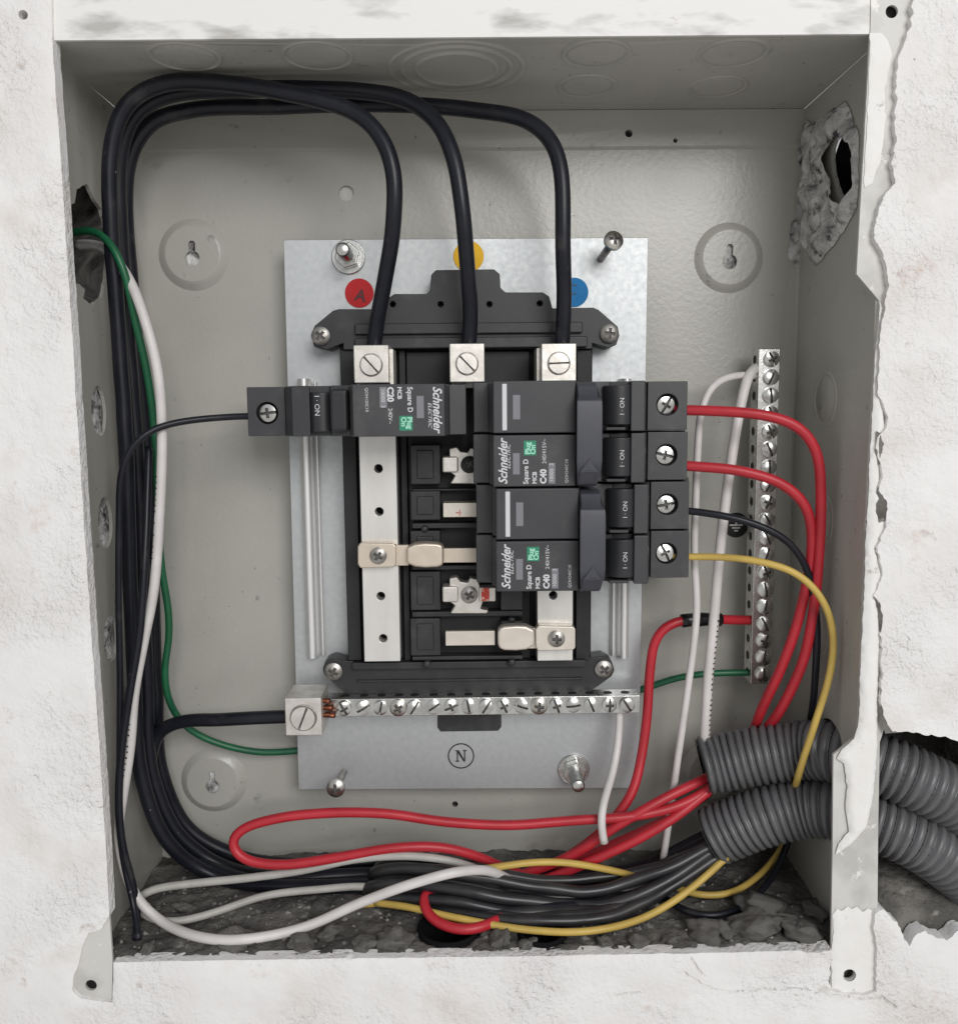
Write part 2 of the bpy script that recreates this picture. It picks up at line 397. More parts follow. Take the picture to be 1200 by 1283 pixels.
def ring(r, rt, m, n=32):
    """thin ring lying flat on a face"""
    return mesh_of(lathe([(r + rt, -0.0004), (r + rt * .8, 0.0003), (r + rt * .2, 0.0003), (r, -0.0004)], n), m, True)

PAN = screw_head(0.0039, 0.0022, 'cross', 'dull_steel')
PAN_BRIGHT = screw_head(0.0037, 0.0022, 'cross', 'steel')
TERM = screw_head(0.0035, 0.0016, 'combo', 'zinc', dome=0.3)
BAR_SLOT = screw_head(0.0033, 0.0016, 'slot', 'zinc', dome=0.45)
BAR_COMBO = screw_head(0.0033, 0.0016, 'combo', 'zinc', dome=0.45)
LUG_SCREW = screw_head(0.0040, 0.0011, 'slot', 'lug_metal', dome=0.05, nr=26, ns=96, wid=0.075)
LUG_RING = ring(0.0040, 0.0007, 'dull_steel')

# ================================================================== SETTING
rnd = random.Random(7)
# ---- plaster wall with the irregular opening cut for the box
hole_px = ([(-200, -30), (62, -28), (64, 50), (68, 110), (75, 200), (81, 300), (88, 400), (95, 520), (103, 640), (110, 745), (117, 850), (124, 945), (130, 1040), (136, 1150),
            (124, 1168), (110, 1171), (101, 1190), (97, 1210), (91, 1226), (89, 1244), (100, 1254), (120, 1257), (140, 1259), (141, 1208)][1:]
           + [(220, 1206.5), (300, 1205), (450, 1203), (600, 1201), (750, 1198.5), (900, 1196), (1041, 1192), (1041, 1240), (1060, 1246), (1080, 1249), (1096, 1242), (1098, 1215), (1097, 1190), (1094, 1160),
              (1096, 1146), (1105, 1139), (1116, 1146), (1126, 1158), (1133, 1180), (1140, 1187), (1148, 1170), (1158, 1165), (1172, 1174), (1186, 1178), (1200, 1165), (1230, 1172), (1262, 1160), (1300, 1165), (1318, 1090), (1306, 1010),
              (1296, 946), (1250, 936), (1200, 930), (1170, 922), (1140, 917), (1116, 915), (1106, 900), (1102, 874), (1104, 818), (1105, 772), (1097, 748), (1105, 720), (1097, 687), (1110, 659), (1112, 631), (1099, 615), (1104, 594), (1099, 561),
              (1101, 547), (1111, 535), (1109, 519), (1101, 496), (1101, 453), (1103, 411), (1108, 379), (1114, 354), (1110, 330), (1099, 306), (1094, 288), (1101, 256), (1120, 228), (1116, 202), (1121, 178), (1122, 155),
              (1122, 120), (1125, 75), (1136, 50), (1142, 20), (1150, -28)])
PL = 2.6                                                     # plaster stands this far before the flanges, mm
def dens(loop, step, jit, seed):
    out = []
    for i in range(len(loop)):
        a, b = Vector(loop[i]), Vector(loop[(i + 1) % len(loop)]); n = max(1, int((b - a).length / step))
        for k in range(n):
            p = a.lerp(b, k / n); j = jit(p)
            q = noise.noise_vector(Vector((p.x * 420, p.y * 420, seed))) * j + noise.noise_vector(Vector((p.x * 120, p.y * 120, seed + 3))) * j * 1.2
            out.append((p.x + q.x, p.y + q.y))
    return out
raw = pxl(hole_px, HF + PL)
def jit(p):
    if p.x > 0.13: return 0.0009
    if p.x < -0.12: return 0.00016
    return 0.0002
hole = dens(raw, 0.0011, jit, 1)
outer = [(-0.62, -0.62), (0.62, -0.62), (0.62, 0.62), (-0.62, 0.62)]
dot_hole = [tuple(p) for p in circle(*pxl([(29, 18)], HF + PL)[0], 0.0016, 12)]
HP = np.array(hole)
cracks = [pxl([(860, 1222), (885, 1237), (905, 1243), (960, 1240), (1010, 1241), (1045, 1247), (1080, 1251), (1106, 1250), (1122, 1262)], HF + PL),
          pxl([(765, 1247), (800, 1244)], HF + PL), pxl([(868, 1205), (880, 1222)], HF + PL),
          pxl([(63, -26), (62, -60), (64, -110)], HF + PL)]
crk = []
ex = []
for c in cracks:
    c = dens(c + c[::-1][1:-1], 0.0009, lambda p: 0.0006, 5)[:10 ** 6]
    crk += c
crk = np.array(crk)
for p in crk:
    ex.append(tuple(p)); ex.append((p[0] + 0.0003, p[1] + 0.0006)); ex.append((p[0] - 0.0003, p[1] - 0.0006))
g = np.arange(-0.215, 0.2151, 0.0021)
gx, gz = np.meshgrid(g, np.arange(-0.225, 0.2251, 0.0021)); G = np.stack([gx.ravel(), gz.ravel()], 1)
G += np.random.RandomState(3).uniform(-.0006, .0006, G.shape)
G = G[~inside(hole, G)]
def near(P, Q, lim):
    out = np.full(len(P), 9.0)
    for i in range(0, len(P), 4000):
        d = np.sqrt(((P[i:i + 4000, None, :] - Q[None, ::1, :]) ** 2).sum(-1)); out[i:i + 4000] = d.min(1)
    return out
dG = near(G, HP, 0.01); G = G[dG > 0.0007]
g2 = np.arange(-0.6, 0.601, 0.03); hx, hz = np.meshgrid(g2, g2); G2 = np.stack([hx.ravel(), hz.ravel()], 1)
G2 = G2[(abs(G2[:, 0]) > 0.225) | (abs(G2[:, 1]) > 0.235)]
def wall_disp(V):
    d = near(V, HP, 0.01); dc = near(V, crk, 0.01); o = np.zeros(len(V))
    for i, (x, z) in enumerate(V):
        p = Vector((x, 0, z))
        q = 0.00028 * noise.noise(p * 30) + 0.00022 * noise.noise(p * 110 + Vector((3, 0, 0))) + 0.00030 * noise.noise(p * 260)
        q *= min(1.0, d[i] / 0.004 + 0.3)
        thick = 0.0006 * min(1.0, max(0.0, (x - 0.150) / 0.012)) if x > 0 and z > -0.10 else 0.0
        if d[i] < 0.0022 and x < 0.13: q += 0.0009 * (1 - d[i] / 0.0022) ** 2
        if dc[i] < 0.0003: q += 0.0013
        o[i] = q - thick
    return o
wall = struct(obj('wall', slab(outer, [hole, dot_hole], onY(-PL / 1000.0), PL / 1000.0 + 0.004, extra=[tuple(p) for p in G] + [tuple(p) for p in G2] + ex, disp=wall_disp), 'plaster', None, smooth=True))
wall.data.set_sharp_from_angle(angle=math.radians(42))
# masonry behind the plaster, hollowed out where the conduits run
def masonry(x0, x1, z0, z1, step, fn, name):
    xs = np.arange(x0, x1 + 1e-9, step); zs = np.arange(z0, z1 + 1e-9, step)
    v = [(x, fn(x, z), z) for z in zs for x in xs]; n = len(xs)
    f = [(j * n + i, j * n + i + 1, (j + 1) * n + i + 1, (j + 1) * n + i) for j in range(len(zs) - 1) for i in range(n - 1)]
    return struct(obj(name, (v, f), 'mortar', None, smooth=True))
def cav(x, z):
    p = Vector((x, 0, z))
    a = min(1, max(0, (x - 0.1490) / 0.002)); b = min(1, max(0, (0.224 - x) / 0.016)); t = min(1, max(0, (-0.071 - z) / 0.012)); u = min(1, max(0, (z + 0.163 - 0.05 * max(0, x - .16)) / 0.030))
    k = min(a, 1) * min(b, t, u); k = k * k * (3 - 2 * k)
    return 0.0048 + 0.056 * k + 0.009 * k * noise.noise(p * 70) + 0.003 * k * noise.noise(p * 180) + 0.0012 * noise.noise(p * 90)
masonry(0.1492, 0.32, -0.26, 0.26, 0.0022, cav, 'masonry')
flat = lambda x, z: 0.0120 + 0.0008 * noise.noise(Vector((x, 0, z)) * 80)
masonry(-0.30, -0.1492, -0.26, 0.26, 0.005, flat, 'masonry')
masonry(-0.1492, 0.1492, ZT + 0.002, 0.26, 0.005, flat, 'masonry')
masonry(-0.1492, 0.1492, -0.26, ZB - 0.002, 0.005, flat, 'masonry')

# ================================================================== ENCLOSURE
enc = thing('electrical_enclosure', 'grey painted steel electrical box recessed in the white plaster wall', 'electrical box', (0, D, ZB))
# conduit routes are needed for the holes in the side wall
COND = [[(880, 960, 34), (905, 955, 35), (960, 945, 40), (1010, 940, 46), (1050, 943, 55), (1100, 957, 63), (1150, 978, 68), (1200, 1005, 69), (1270, 1065, 64), (1330, 1150, 52)],
        [(893, 1048, 38), (912, 1040, 40), (960, 1022, 45), (1010, 1012, 50), (1050, 1014, 57), (1100, 1030, 63), (1150, 1052, 67), (1200, 1086, 67), (1260, 1145, 60), (1310, 1230, 46)]]
CPATH = [relax(spline([U(*p) for p in c], 0.0005), 30) for c in COND]
cross = []
for P in CPATH:
    q = min(P, key=lambda p: abs(p.x - XW)); cross.append((q.y, q.z))
# back panel
pad_px = [(243, 319), (912, 323), (268, 978), (893, 968)]
pads = [pxl([p], 0)[0] for p in pad_px]
hl = [circle(*pxl([(434, 242)], 0)[0], 0.0034, 20), circle(*pxl([(787, 168)], 0)[0], 0.0017, 12), circle(*pxl([(845, 177)], 0)[0], 0.0010, 10),
      circle(*pxl([(570, 1008)], 0)[0], 0.0015, 10)]
zl = pxl([(700, 188)], 0)[0][1]
ext = []
for x in np.arange(-0.14, 0.141, 0.01):
    for z in np.arange(-0.16, 0.161, 0.01):
        if abs(z - zl) > 0.005: ext.append((x, z))
def back_disp(V):
    return np.array([(-0.0013 if z > zl + 0.0009 else 0.0) + 0.0006 * noise.noise(Vector((x, z, 2)) * 14) for x, z in V])
obj('back_panel', slab([(-XW, ZB), (XW, ZB), (XW, ZT), (-XW, ZT)], hl + [circle(x, z, 0.0152, 40) for x, z in pads], onY(D), 0.0014, extra=ext, disp=back_disp,
    lines=[[(x, zl + q) for x in np.linspace(-XW + .001, XW - .001, 90)] for q in (-0.0012, 0.0, 0.0012, 0.0024)]), 'box_paint', enc)
struct(obj('masonry', ([(-.15, D + .006, -.18), (.15, D + .006, -.18), (.15, D + .006, .18), (-.15, D + .006, .18)], [(0, 1, 2, 3)]), 'mortar', None))
for x, z in pads:
    key = circle(x, z - 0.0018, 0.0034, 16, a0=math.radians(118))[:0]
    for i in range(17):                                           # keyhole: round below, narrow slot above
        a = math.radians(115) + math.radians(310) * i / 16; key.append((x + 0.0033 * math.cos(a), z - 0.0020 + 0.0033 * math.sin(a)))
    key += [(x + 0.0015, z + 0.0045), (x + 0.0008, z + 0.0056), (x - 0.0008, z + 0.0056), (x - 0.0015, z + 0.0045)]
    top = slab(circle(x, z, 0.0118, 40), [key], onY(D - 0.0026), 0.0012)
    rim = lathe([(0.0166, -0.0010), (0.0152, 0.0002), (0.0143, 0.0008), (0.0128, 0.0022), (0.0118, 0.0026)], 40, 'y', (x, D, z))
    pd = obj('mounting_pad', (rim[0], [q for q in rim[1] if len(q) == 4]), 'box_paint', enc, smooth=True)
    obj('pad_face', top, 'box_paint', pd)
    k2 = slab([(x + (u - x) * 1.25, z - 0.0005 + (v - z) * 1.2) for u, v in key], [], onY(D - 0.0006), 0, disp=lambda V: np.array([0.0008 * noise.noise(Vector((a, b, 9)) * 900) for a, b in V]))
    obj('keyhole_mortar', k2, 'soot_mortar', pd)
hp0 = pxl([(434, 242)], 0)[0]
obj('hole_plug', prism(circle(hp0[0], hp0[1], 0.0036, 20), 'y', D + 0.0016, D + 0.0030), 'flange_paint', enc)
# side, top and bottom walls
big_hole = [(p.y, p.z) for p in (UX(*q, -XW) for q in [(84, 262), (93, 252), (96, 236), (108, 230), (116, 246), (127, 262), (133, 285), (135, 310), (134, 340), (128, 372), (116, 382), (104, 372), (106, 360), (94, 352), (84, 335), (70, 315), (66, 290), (72, 272)])]
def ell(c, X, dpx, n=20):
    p = UX(*c, X); e = UX(c[0] + dpx[0], c[1], X); t = UX(c[0], c[1] + dpx[1], X)
    return circle(p.y, p.z, abs(e.y - p.y), n, rz=abs(t.z - p.z))
ko_left = [ell((124, 515), -XW, (9, 32)), ell((132, 655), -XW, (9, 33)), ell((139, 800), -XW, (9, 30))]
def fix(lp):                                                       # keep holes inside the wall sheet
    return [(min(max(y, 0.004), D - 0.003), z) for y, z in lp]
def onX(X, s): return lambda u, v, w_: (X + s * w_, u, v)
rect = [(0.0012, ZB), (D, ZB), (D, ZT), (0.0012, ZT)]
obj('side_wall', slab(rect, [dens(fix(big_hole), 0.0015, lambda p: 0.0006, 2)] + [fix(k) for k in ko_left], onX(-XW, -1), 0.0014), 'box_paint', enc)
rh = fix([(p.y, p.z) for p in (UX(*q, XW) for q in [(1043, 186), (1046, 177), (1051, 172), (1057, 170), (1064, 172), (1070, 178), (1073, 190), (1074, 205), (1073, 220), (1071, 235), (1068, 248), (1066, 262), (1060, 256), (1053, 246), (1048, 232), (1044, 216), (1042, 200)])])
rh = dens(rh, 0.0012, lambda p: 0.0003, 8)
obj('side_wall', slab(rect, [rh] + [circle(y, z, 0.0134, 30) for y, z in cross], onX(XW, 1), 0.0014), 'box_paint', enc)
obj('top_wall', slab([(-XW, 0.0012), (XW, 0.0012), (XW, D), (-XW, D)], [], lambda u, v, w_: (u, v, ZT + w_), 0.0014, extra=[(x, y) for x in np.arange(-.14, .141, .01) for y in np.arange(.008, .075, .01)],
    disp=lambda V: np.array([0.0006 * noise.noise(Vector((x, y, 5)) * 18) for x, y in V])), 'box_paint', enc)
FP = []
for px, py, rr in ((562, 1160, 0.0130), (682, 1187, 0.0100)):
    q = UZ(px, py, ZB + 0.003); FP.append((q.x, max(q.y, rr + .003), rr))
obj('bottom_wall', slab([(-XW, 0.0012), (XW, 0.0012), (XW, D), (-XW, D)], [circle(x, y, rr, 28) for x, y, rr in FP], lambda u, v, w_: (u, v, ZB - w_), 0.0014), 'box_paint', enc)
def ko_ring(r):
    return lathe([(r + 0.0017, -0.0006), (r + 0.0011, 0.0006), (r + 0.0003, 0.0007), (r - 0.0004, -0.0004), (r - 0.0010, 0.0003), (r - 0.0018, 0.0004), (r * 0.5, 0.0004), (0.00001, 0.0004)], 48, 'z')
for px, py, rr in [(225, 62, 0.0118), (395, 62, 0.0118), (750, 59, 0.0115), (925, 57, 0.0118), (735, 107, 0.0108), (899, 108, 0.0108)]:
    p = UZ(px, py, ZT); d = ko_ring(rr); p.y = max(p.y, rr + 0.0045)
    obj('knockout', ([(p.x + a, p.y + b, ZT - c) for a, b, c in d[0]], d[1]), 'box_paint', enc, smooth=True)
p = UZ(572, 86, ZT)
for rr, zz in ((0.0250, 0.0002), (0.0205, 0.0005), (0.0150, 0.0008)):
    d = lathe([(rr + 0.0017, -0.0008), (rr + 0.0010, 0.0006), (rr, 0.0006), (rr - 0.0008, -0.0003), (rr - 0.0012, -0.0003)] + ([(0.0001, -0.0002)] if rr < .016 else []), 56, 'z')
    obj('knockout', ([(p.x + a, p.y + b, ZT - zz * .3 - c) for a, b, c in d[0]], [q for q in d[1] if len(q) == 4]), 'box_paint', enc, smooth=True)
for px, py in [(1034, 500), (1030, 650), (1024, 790)]:
    q = UX(px, py, XW); d = lathe([(0.0118, -0.0006), (0.0112, 0.0005), (0.0105, 0.0005), (0.0098, -0.0003), (0.0092, 0.0003), (0.0001, 0.0003)], 40, 'x')
    obj('knockout', ([(XW - a, q.y + b, q.z + c) for a, b, c in d[0]], d[1]), 'box_paint', enc, smooth=True)
# front flanges
def fl(name, pts, holes, m, h=HF):
    return plate(pxl(pts, h), [circle(*pxl([(x, y)], h)[0], r, 16) for x, y, r in holes], h, h - 1.2, name, m, enc)
fl('right_flange', [(1093, -80), (1090, 42), (1073, 343), (1101, 376), (1094, 480), (1087, 600), (1075, 900), (1073, 922), (1044, 946), (1043, 1060), (1041, 1192), (1039, 1285), (1098, 1285), (1099, 1150), (1100, 1040), (1102, 930), (1112, 900), (1150, 500), (1180, -80)],
   [(1117, 14, 0.0022), (1063, 1221, 0.0023)], 'flange_paint')
fl('left_flange', [(64, 46), (82, 300), (107, 690), (141, 1207), (140, 1262), (60, 1262), (-20, 46)], [(114, 1235, 0.0023)], 'flange_paint')
fl('top_flange', [(65, 50), (330, 48), (600, 46), (1089, 42), (1092, -80), (62, -80)], [], 'smeared_paint', HF - 0.02)
# white skim coats left on the right flange and on the left tab
def skim(name, pts, h, th, parent, seed, jm=0.0005, m='skim', holes=()):
    holes = [circle(*pxl([(x, y)], h)[0], q, 14) for x, y, q in holes]
    lp = dens(pxl(pts, h), 0.0009, lambda p: jm, seed); P = np.array(lp)
    b = P.min(0); e = P.max(0)
    gg = np.array([(x, z) for x in np.arange(b[0], e[0], 0.0016) for z in np.arange(b[1], e[1], 0.0016)]); gg = gg[inside(lp, gg)]
    for hh in holes: gg = gg[~inside(circle(np.mean([q[0] for q in hh]), np.mean([q[1] for q in hh]), 0.003), gg)]
    if len(gg): gg = gg[near(gg, P, 0) > 0.0005]
    def dp(V):
        d = near(V, P, 0)
        return np.array([-th * min(1, 0.35 + d[i] / 0.0016) - 0.00025 * noise.noise(Vector((V[i][0], V[i][1], seed)) * 230) * min(1, d[i] / 0.001) for i in range(len(V))])
    return obj(name, slab(lp, holes, onY(Y(h)), 0.0, extra=[tuple(q) for q in gg], disp=dp), m, parent, smooth=True)
edge_ = [(x - 2.6 - 1.6 * math.sin(y * .11), y) for x, y in hole_px if x > 1090 and 405 < y < 880]
skim('plaster_skim', [(1101, 378), (1093, 480), (1087, 600), (1080, 760), (1074, 905), (1069, 925), (1052, 940), (1047, 950), (1056, 956), (1060, 985), (1058, 1010), (1062, 1040), (1050, 1056), (1046, 1070), (1066, 1056), (1085, 1035), (1092, 1000), (1096, 960), (1098, 930)] + edge_ + [(1104, 385)], HF + 0.05, 0.0021, enc, 11, 0.0003)
skim('plaster_skim', [(1043, 1146), (1048, 1139), (1054, 1142), (1061, 1135), (1067, 1139), (1074, 1136), (1080, 1143), (1088, 1137), (1095, 1143), (1104, 1146), (1106, 1200), (1105, 1260), (1080, 1258), (1041, 1250), (1041, 1200)], HF + 0.05, 0.0007, enc, 13, holes=[(1063, 1221, 0.0026)])
skim('plaster_skim', [(1091, 40), (1082, 235), (1092, 230), (1104, 200), (1110, 150), (1108, 110), (1116, 70), (1112, 52), (1104, 40)], HF + 0.05, 0.0005, enc, 17)
for pts, sd in (([(1097, 540), (1106, 545), (1110, 556), (1106, 575), (1100, 585), (1096, 566)], 21), ([(1097, 608), (1108, 618), (1112, 634), (1110, 652), (1101, 656), (1096, 640), (1100, 625)], 22), ([(1101, 740), (1107, 752), (1106, 780), (1103, 800), (1099, 772)], 23), ([(1102, 860), (1112, 880), (1118, 908), (1124, 918), (1108, 920), (1102, 900)], 24)):
    skim('exposed_mortar', pts, HF + 1.9, 0.0009, enc, sd, 0.0005, 'mortar')
# earth sign on the back panel
c0 = U(922, 658, 0.3)
dk = obj('earth_symbol', prism(circle(c0.x, c0.z, 0.0058, 32), 'y', c0.y, c0.y + 0.0002), 'black_print', enc)
for k, (hw, dz) in enumerate([(0.0030, -0.0003), (0.0019, -0.0016), (0.0009, -0.0029)]):
    obj('earth_symbol_bar', box(c0.x - hw, c0.x + hw, c0.y - 0.0002, c0.y - 0.0001, c0.z + dz, c0.z + dz + 0.0007), 'paper', dk)
obj('earth_symbol_bar', box(c0.x - 0.0004, c0.x + 0.0004, c0.y - 0.0002, c0.y - 0.0001, c0.z + 0.0004, c0.z + 0.0040), 'paper', dk)
# mortar seen through the openings of the left side, and the pipe end on the right
def left_fill(y, z):
    b = 1.0 if -0.0 < 1 else 0
    zc = (big_hole[0][1] + big_hole[8][1]) / 2 - 0.002; k = math.exp(-((z - zc) / 0.019) ** 2)
    p = Vector((y, z, 1)); return min(-XW - 0.0004, -XW - 0.0014 - 0.034 * k + 0.0030 * noise.noise(p * 130) + 0.0012 * noise.noise(p * 420))
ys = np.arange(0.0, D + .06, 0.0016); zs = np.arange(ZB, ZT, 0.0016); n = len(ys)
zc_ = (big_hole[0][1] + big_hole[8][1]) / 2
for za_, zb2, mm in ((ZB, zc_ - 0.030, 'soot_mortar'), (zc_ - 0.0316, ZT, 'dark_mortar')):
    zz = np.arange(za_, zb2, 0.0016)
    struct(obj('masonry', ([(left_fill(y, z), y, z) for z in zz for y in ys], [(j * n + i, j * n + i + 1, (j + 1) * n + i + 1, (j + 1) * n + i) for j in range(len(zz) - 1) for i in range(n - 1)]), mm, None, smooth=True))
rc = (np.mean([q[0] for q in rh]), np.mean([q[1] for q in rh]))
t_ = thing('pipe_end', 'black empty pipe mouth opening into the right side wall of the box', 'pipe', (XW + .001, rc[0], rc[1]))
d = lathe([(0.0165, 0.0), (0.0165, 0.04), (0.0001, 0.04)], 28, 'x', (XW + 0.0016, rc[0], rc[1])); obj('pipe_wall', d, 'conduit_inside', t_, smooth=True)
# mortar smeared round that pipe: on the side wall and over the corner onto the back
def patch(name, label, outline, place, th, seed, m, hole_=None, step=0.0016):
    lp = dens(outline, 0.0011, lambda p: 0.0009, seed); P = np.array(lp); b, e = P.min(0), P.max(0)
    gg = np.array([(x, z) for x in np.arange(b[0], e[0], step) for z in np.arange(b[1], e[1], step)]); gg = gg[inside(lp, gg)]; gg = gg[near(gg, P, 0) > 0.0006]
    if hole_: gg = gg[~inside(hole_, gg)]
    def dp(V):
        d = near(V, P, 0)
        return np.array([-th * min(1, d[i] / 0.004) * (0.7 + 0.8 * noise.noise(Vector((V[i][0], V[i][1], seed)) * 130)) - 0.0007 * noise.noise(Vector((V[i][0], V[i][1], seed)) * 380) * min(1, d[i] / .002) - 0.0002 for i in range(len(V))])
    o = obj(name, slab(lp, [hole_] if hole_ else [], place, 0, extra=[tuple(q) for q in gg], disp=dp), m, None, smooth=True)
    return tag(o, label, 'mortar')
ro = fix([(p.y, p.z) for p in (UX(*q, XW) for q in [(1008, 150), (1022, 152), (1040, 138), (1058, 128), (1068, 145), (1076, 165), (1077, 215), (1074, 262), (1062, 285), (1050, 300), (1036, 318), (1022, 332), (1012, 320), (1006, 260), (1006, 190)])])
patch('mortar_smear', 'grey crumbly mortar smeared around the pipe hole in the right side wall', ro, onX(XW - 0.0002, 1), 0.0042, 4, 'soot_mortar', rh)
bo = pxl([(1000, 152), (1008, 150), (1008, 330), (996, 335), (986, 318), (990, 290), (998, 262), (1001, 220), (998, 190)], 0)
patch('mortar_smear', 'thin dark mortar smear in the corner of the back panel beside the pipe hole', bo, onY(D - 0.0003), 0.0022, 6, 'soot_mortar')

# ---- dirt and rubble on the floor of the box
def dz(x, y):
    p = Vector((x, y, 0)); back = y / D
    for fx, fy, fr in FP:
        if (x - fx) ** 2 + (y - fy) ** 2 < (fr - 0.0006) ** 2: return ZB - 0.022
    return ZB + 0.0012 + 0.0030 * back * (0.6 + 0.5 * noise.noise(p * 14)) + 0.0016 * noise.noise(p * 60) + 0.0010 * noise.noise(p * 170) + 0.001 * noise.noise(p * 420)
xs = np.arange(-XW + .0003, XW, 0.0014); ys = np.arange(0.0015, D - .0002, 0.0014); n = len(xs)
dirt = struct(obj('dirt', ([(x, y, dz(x, y)) for y in ys for x in xs], [(j * n + i, j * n + i + 1, (j + 1) * n + i + 1, (j + 1) * n + i) for j in range(len(ys) - 1) for i in range(n - 1)]), 'dirt', None, smooth=True), 'stuff')
dirt['label'] = 'dark grey cement dust covering the floor of the box'
def floor0(x, y): return max(dz(x, y), ZB + 0.002)
def floor_at(px, py):
    p = UZ(px, py, ZB + 0.005); p = UZ(px, py, dz(p.x, p.y)); return p
LUMPS = [lump(1.0, s, (1.35, 1.0, 0.6), 3, 0.6) for s in (1, 2, 5, 8)]
for L_ in LUMPS: L_.materials.append(MATS['rubble'])
rub = [(955, 1148, 9.0, 0), (885, 1182, 5.2, 1), (948, 1178, 8.5, 2), (925, 1165, 4.0, 3), (985, 1160, 5.0, 1), (1005, 1175, 6.0, 0), (492, 1190, 6.0, 2), (625, 1192, 4.5, 3), (905, 1170, 3.5, 0), (232, 1140, 3.4, 1),
       (290, 1196, 6.5, 3), (180, 1198, 3.0, 2), (375, 1190, 4.5, 0), (800, 1188, 3.6, 2), (760, 1192, 3.0, 1), (1020, 1150, 4.2, 3), (455, 1192, 4.0, 1), (210, 1165, 2.6, 3), (840, 1180, 3.0, 2), (660, 1190, 3.2, 0), (415, 1170, 4.6, 2), (330, 1175, 2.6, 0)]
for L_ in LUMPS: L_.polygons.foreach_set('use_smooth', [True] * len(L_.polygons))
for i, (px, py, r, k) in enumerate(rub):
    p = floor_at(px, py)
    if any((p.x - fx) ** 2 + (p.y - fy) ** 2 < fr ** 2 for fx, fy, fr in FP): continue
    p.y = min(max(p.y, r * 0.0012 + 0.002), D - 0.006); p.z = dz(p.x, p.y) + r * 0.00025
    o = share('rubble_chunk', LUMPS[k], p, (rnd.uniform(-.4, .4), rnd.uniform(-.4, .4), rnd.uniform(0, 6)), None, r / 1000.0)
    if i == 0: tag(o, 'largest lump of broken cement under the ends of the grey conduits', 'rubble')
    elif i == 6: tag(o, 'broad cement lump beside the wide black pipe mouth in the floor', 'rubble')
    else: tag(o, 'small lump of broken cement lying in the dust of the box floor', 'rubble', 'lumps of cement on the box floor')
crumb_v, crumb_f = [], []
for i in range(420):
    x = rnd.uniform(-XW + .004, XW - .004); y = rnd.uniform(0.004, D - 0.01); r = rnd.choice([0.0005, 0.0007, 0.001, 0.0014]); z = dz(x, y)
    if z < ZB - .01: continue
    k = len(crumb_v); q = [Vector((a * rnd.uniform(.6, 1.3), b * rnd.uniform(.6, 1.3), c * rnd.uniform(.6, 1.2))) * r for a, b, c in ((1, 0, 0), (-1, 0, 0), (0, 1, 0), (0, -1, 0), (0, 0, 1), (0, 0, -1))]
    crumb_v += [(x + v.x, y + v.y, z + v.z) for v in q]
    crumb_f += [tuple(k + t for t in f) for f in ((0, 2, 4), (2, 1, 4), (1, 3, 4), (3, 0, 4), (2, 0, 5), (1, 2, 5), (3, 1, 5), (0, 3, 5))]
cr2 = struct(obj('cement_crumbs', (crumb_v, crumb_f), 'rubble', None), 'stuff'); cr2['label'] = 'tiny cement crumbs scattered over the dust in the box'
for (fx, fy, r), lab in zip(FP, ('wide black pipe mouth in the box floor under the looped cables', 'smaller black pipe mouth in the box floor below the yellow wire')):
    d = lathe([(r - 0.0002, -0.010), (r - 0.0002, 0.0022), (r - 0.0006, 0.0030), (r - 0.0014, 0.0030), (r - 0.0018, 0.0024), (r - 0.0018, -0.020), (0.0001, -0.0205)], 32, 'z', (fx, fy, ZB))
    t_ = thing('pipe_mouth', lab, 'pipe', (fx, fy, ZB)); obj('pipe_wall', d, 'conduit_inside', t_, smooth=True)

# ================================================================== MOUNTING PLATE
P0 = 14.0
mp_ = thing('mounting_plate', 'galvanised steel mounting plate with coloured phase dots, fixed inside the box', 'mounting plate', U(587, 989, P0))
cor = [U(355, 300, P0), U(812, 297, P0), U(800, 988, P0), U(374, 990, P0)]
plate([(cor[i].x, cor[i].z) for i in range(4)], [], P0, P0 - 1.3, 'sheet', 'galvanised', mp_, bevel=0.0003)
def halfround(x0, x1, ytop, ybot, h, name, m):
    a = U((x0 + x1) / 2, (ytop + ybot) / 2, h); rr = (U(x1, (ytop + ybot) / 2, h).x - U(x0, (ytop + ybot) / 2, h).x) / 2
    lp = [(a.x + rr * math.cos(t), Y(P0) - (h - P0) / 1000.0 * math.sin(t)) for t in [math.pi * i / 12 for i in range(13)]]
    return obj(name, prism(lp, 'z', U(x0, ybot, h).z, U(x0, ytop, h).z), m, mp_, smooth=False, bevel=0.0001)
halfround(376, 394, 474, 826, 20, 'rail', 'rail_metal'); halfround(397, 403, 478, 822, 17.5, 'rail', 'rail_metal')
halfround(776, 792, 474, 826, 20, 'rail', 'rail_metal'); halfround(766, 773, 478, 822, 17.5, 'rail', 'rail_metal')
halfround(355.5, 362, 480, 822, 15.5, 'rail', 'galvanised') if False else None
def disc(name, px, py, rpx, m, parent, h, th=0.00025):
    c = U(px, py, h); r = (U(px + rpx, py, h).x - c.x); return obj(name, prism(circle(c.x, c.z, r, 40), 'y', c.y, c.y + th), m, parent), c
XD, ZD = (1, 0, 0), (0, 0, 1)
s_, c_ = disc('red_dot', 450, 367, 18, 'red_sticker', mp_, P0 + .4); s_['label'] = 'red dot lettered A'
txt('letter', 'A', 0.0068, (c_.x - 0.0021, c_.y - 0.0002, c_.z - 0.0027), (0.97, 0, -0.24), (0.24, 0, 0.97), 'dark_red_print', s_, bold=0.0002)
s_, c_ = disc('yellow_dot', 587, 321, 19, 'yellow_sticker', mp_, P0 + .4); s_['label'] = 'yellow dot behind the middle cable'
s_, c_ = disc('blue_dot', 719, 366, 18, 'blue_sticker', mp_, P0 + .4); s_['label'] = 'blue dot beside the right cable'
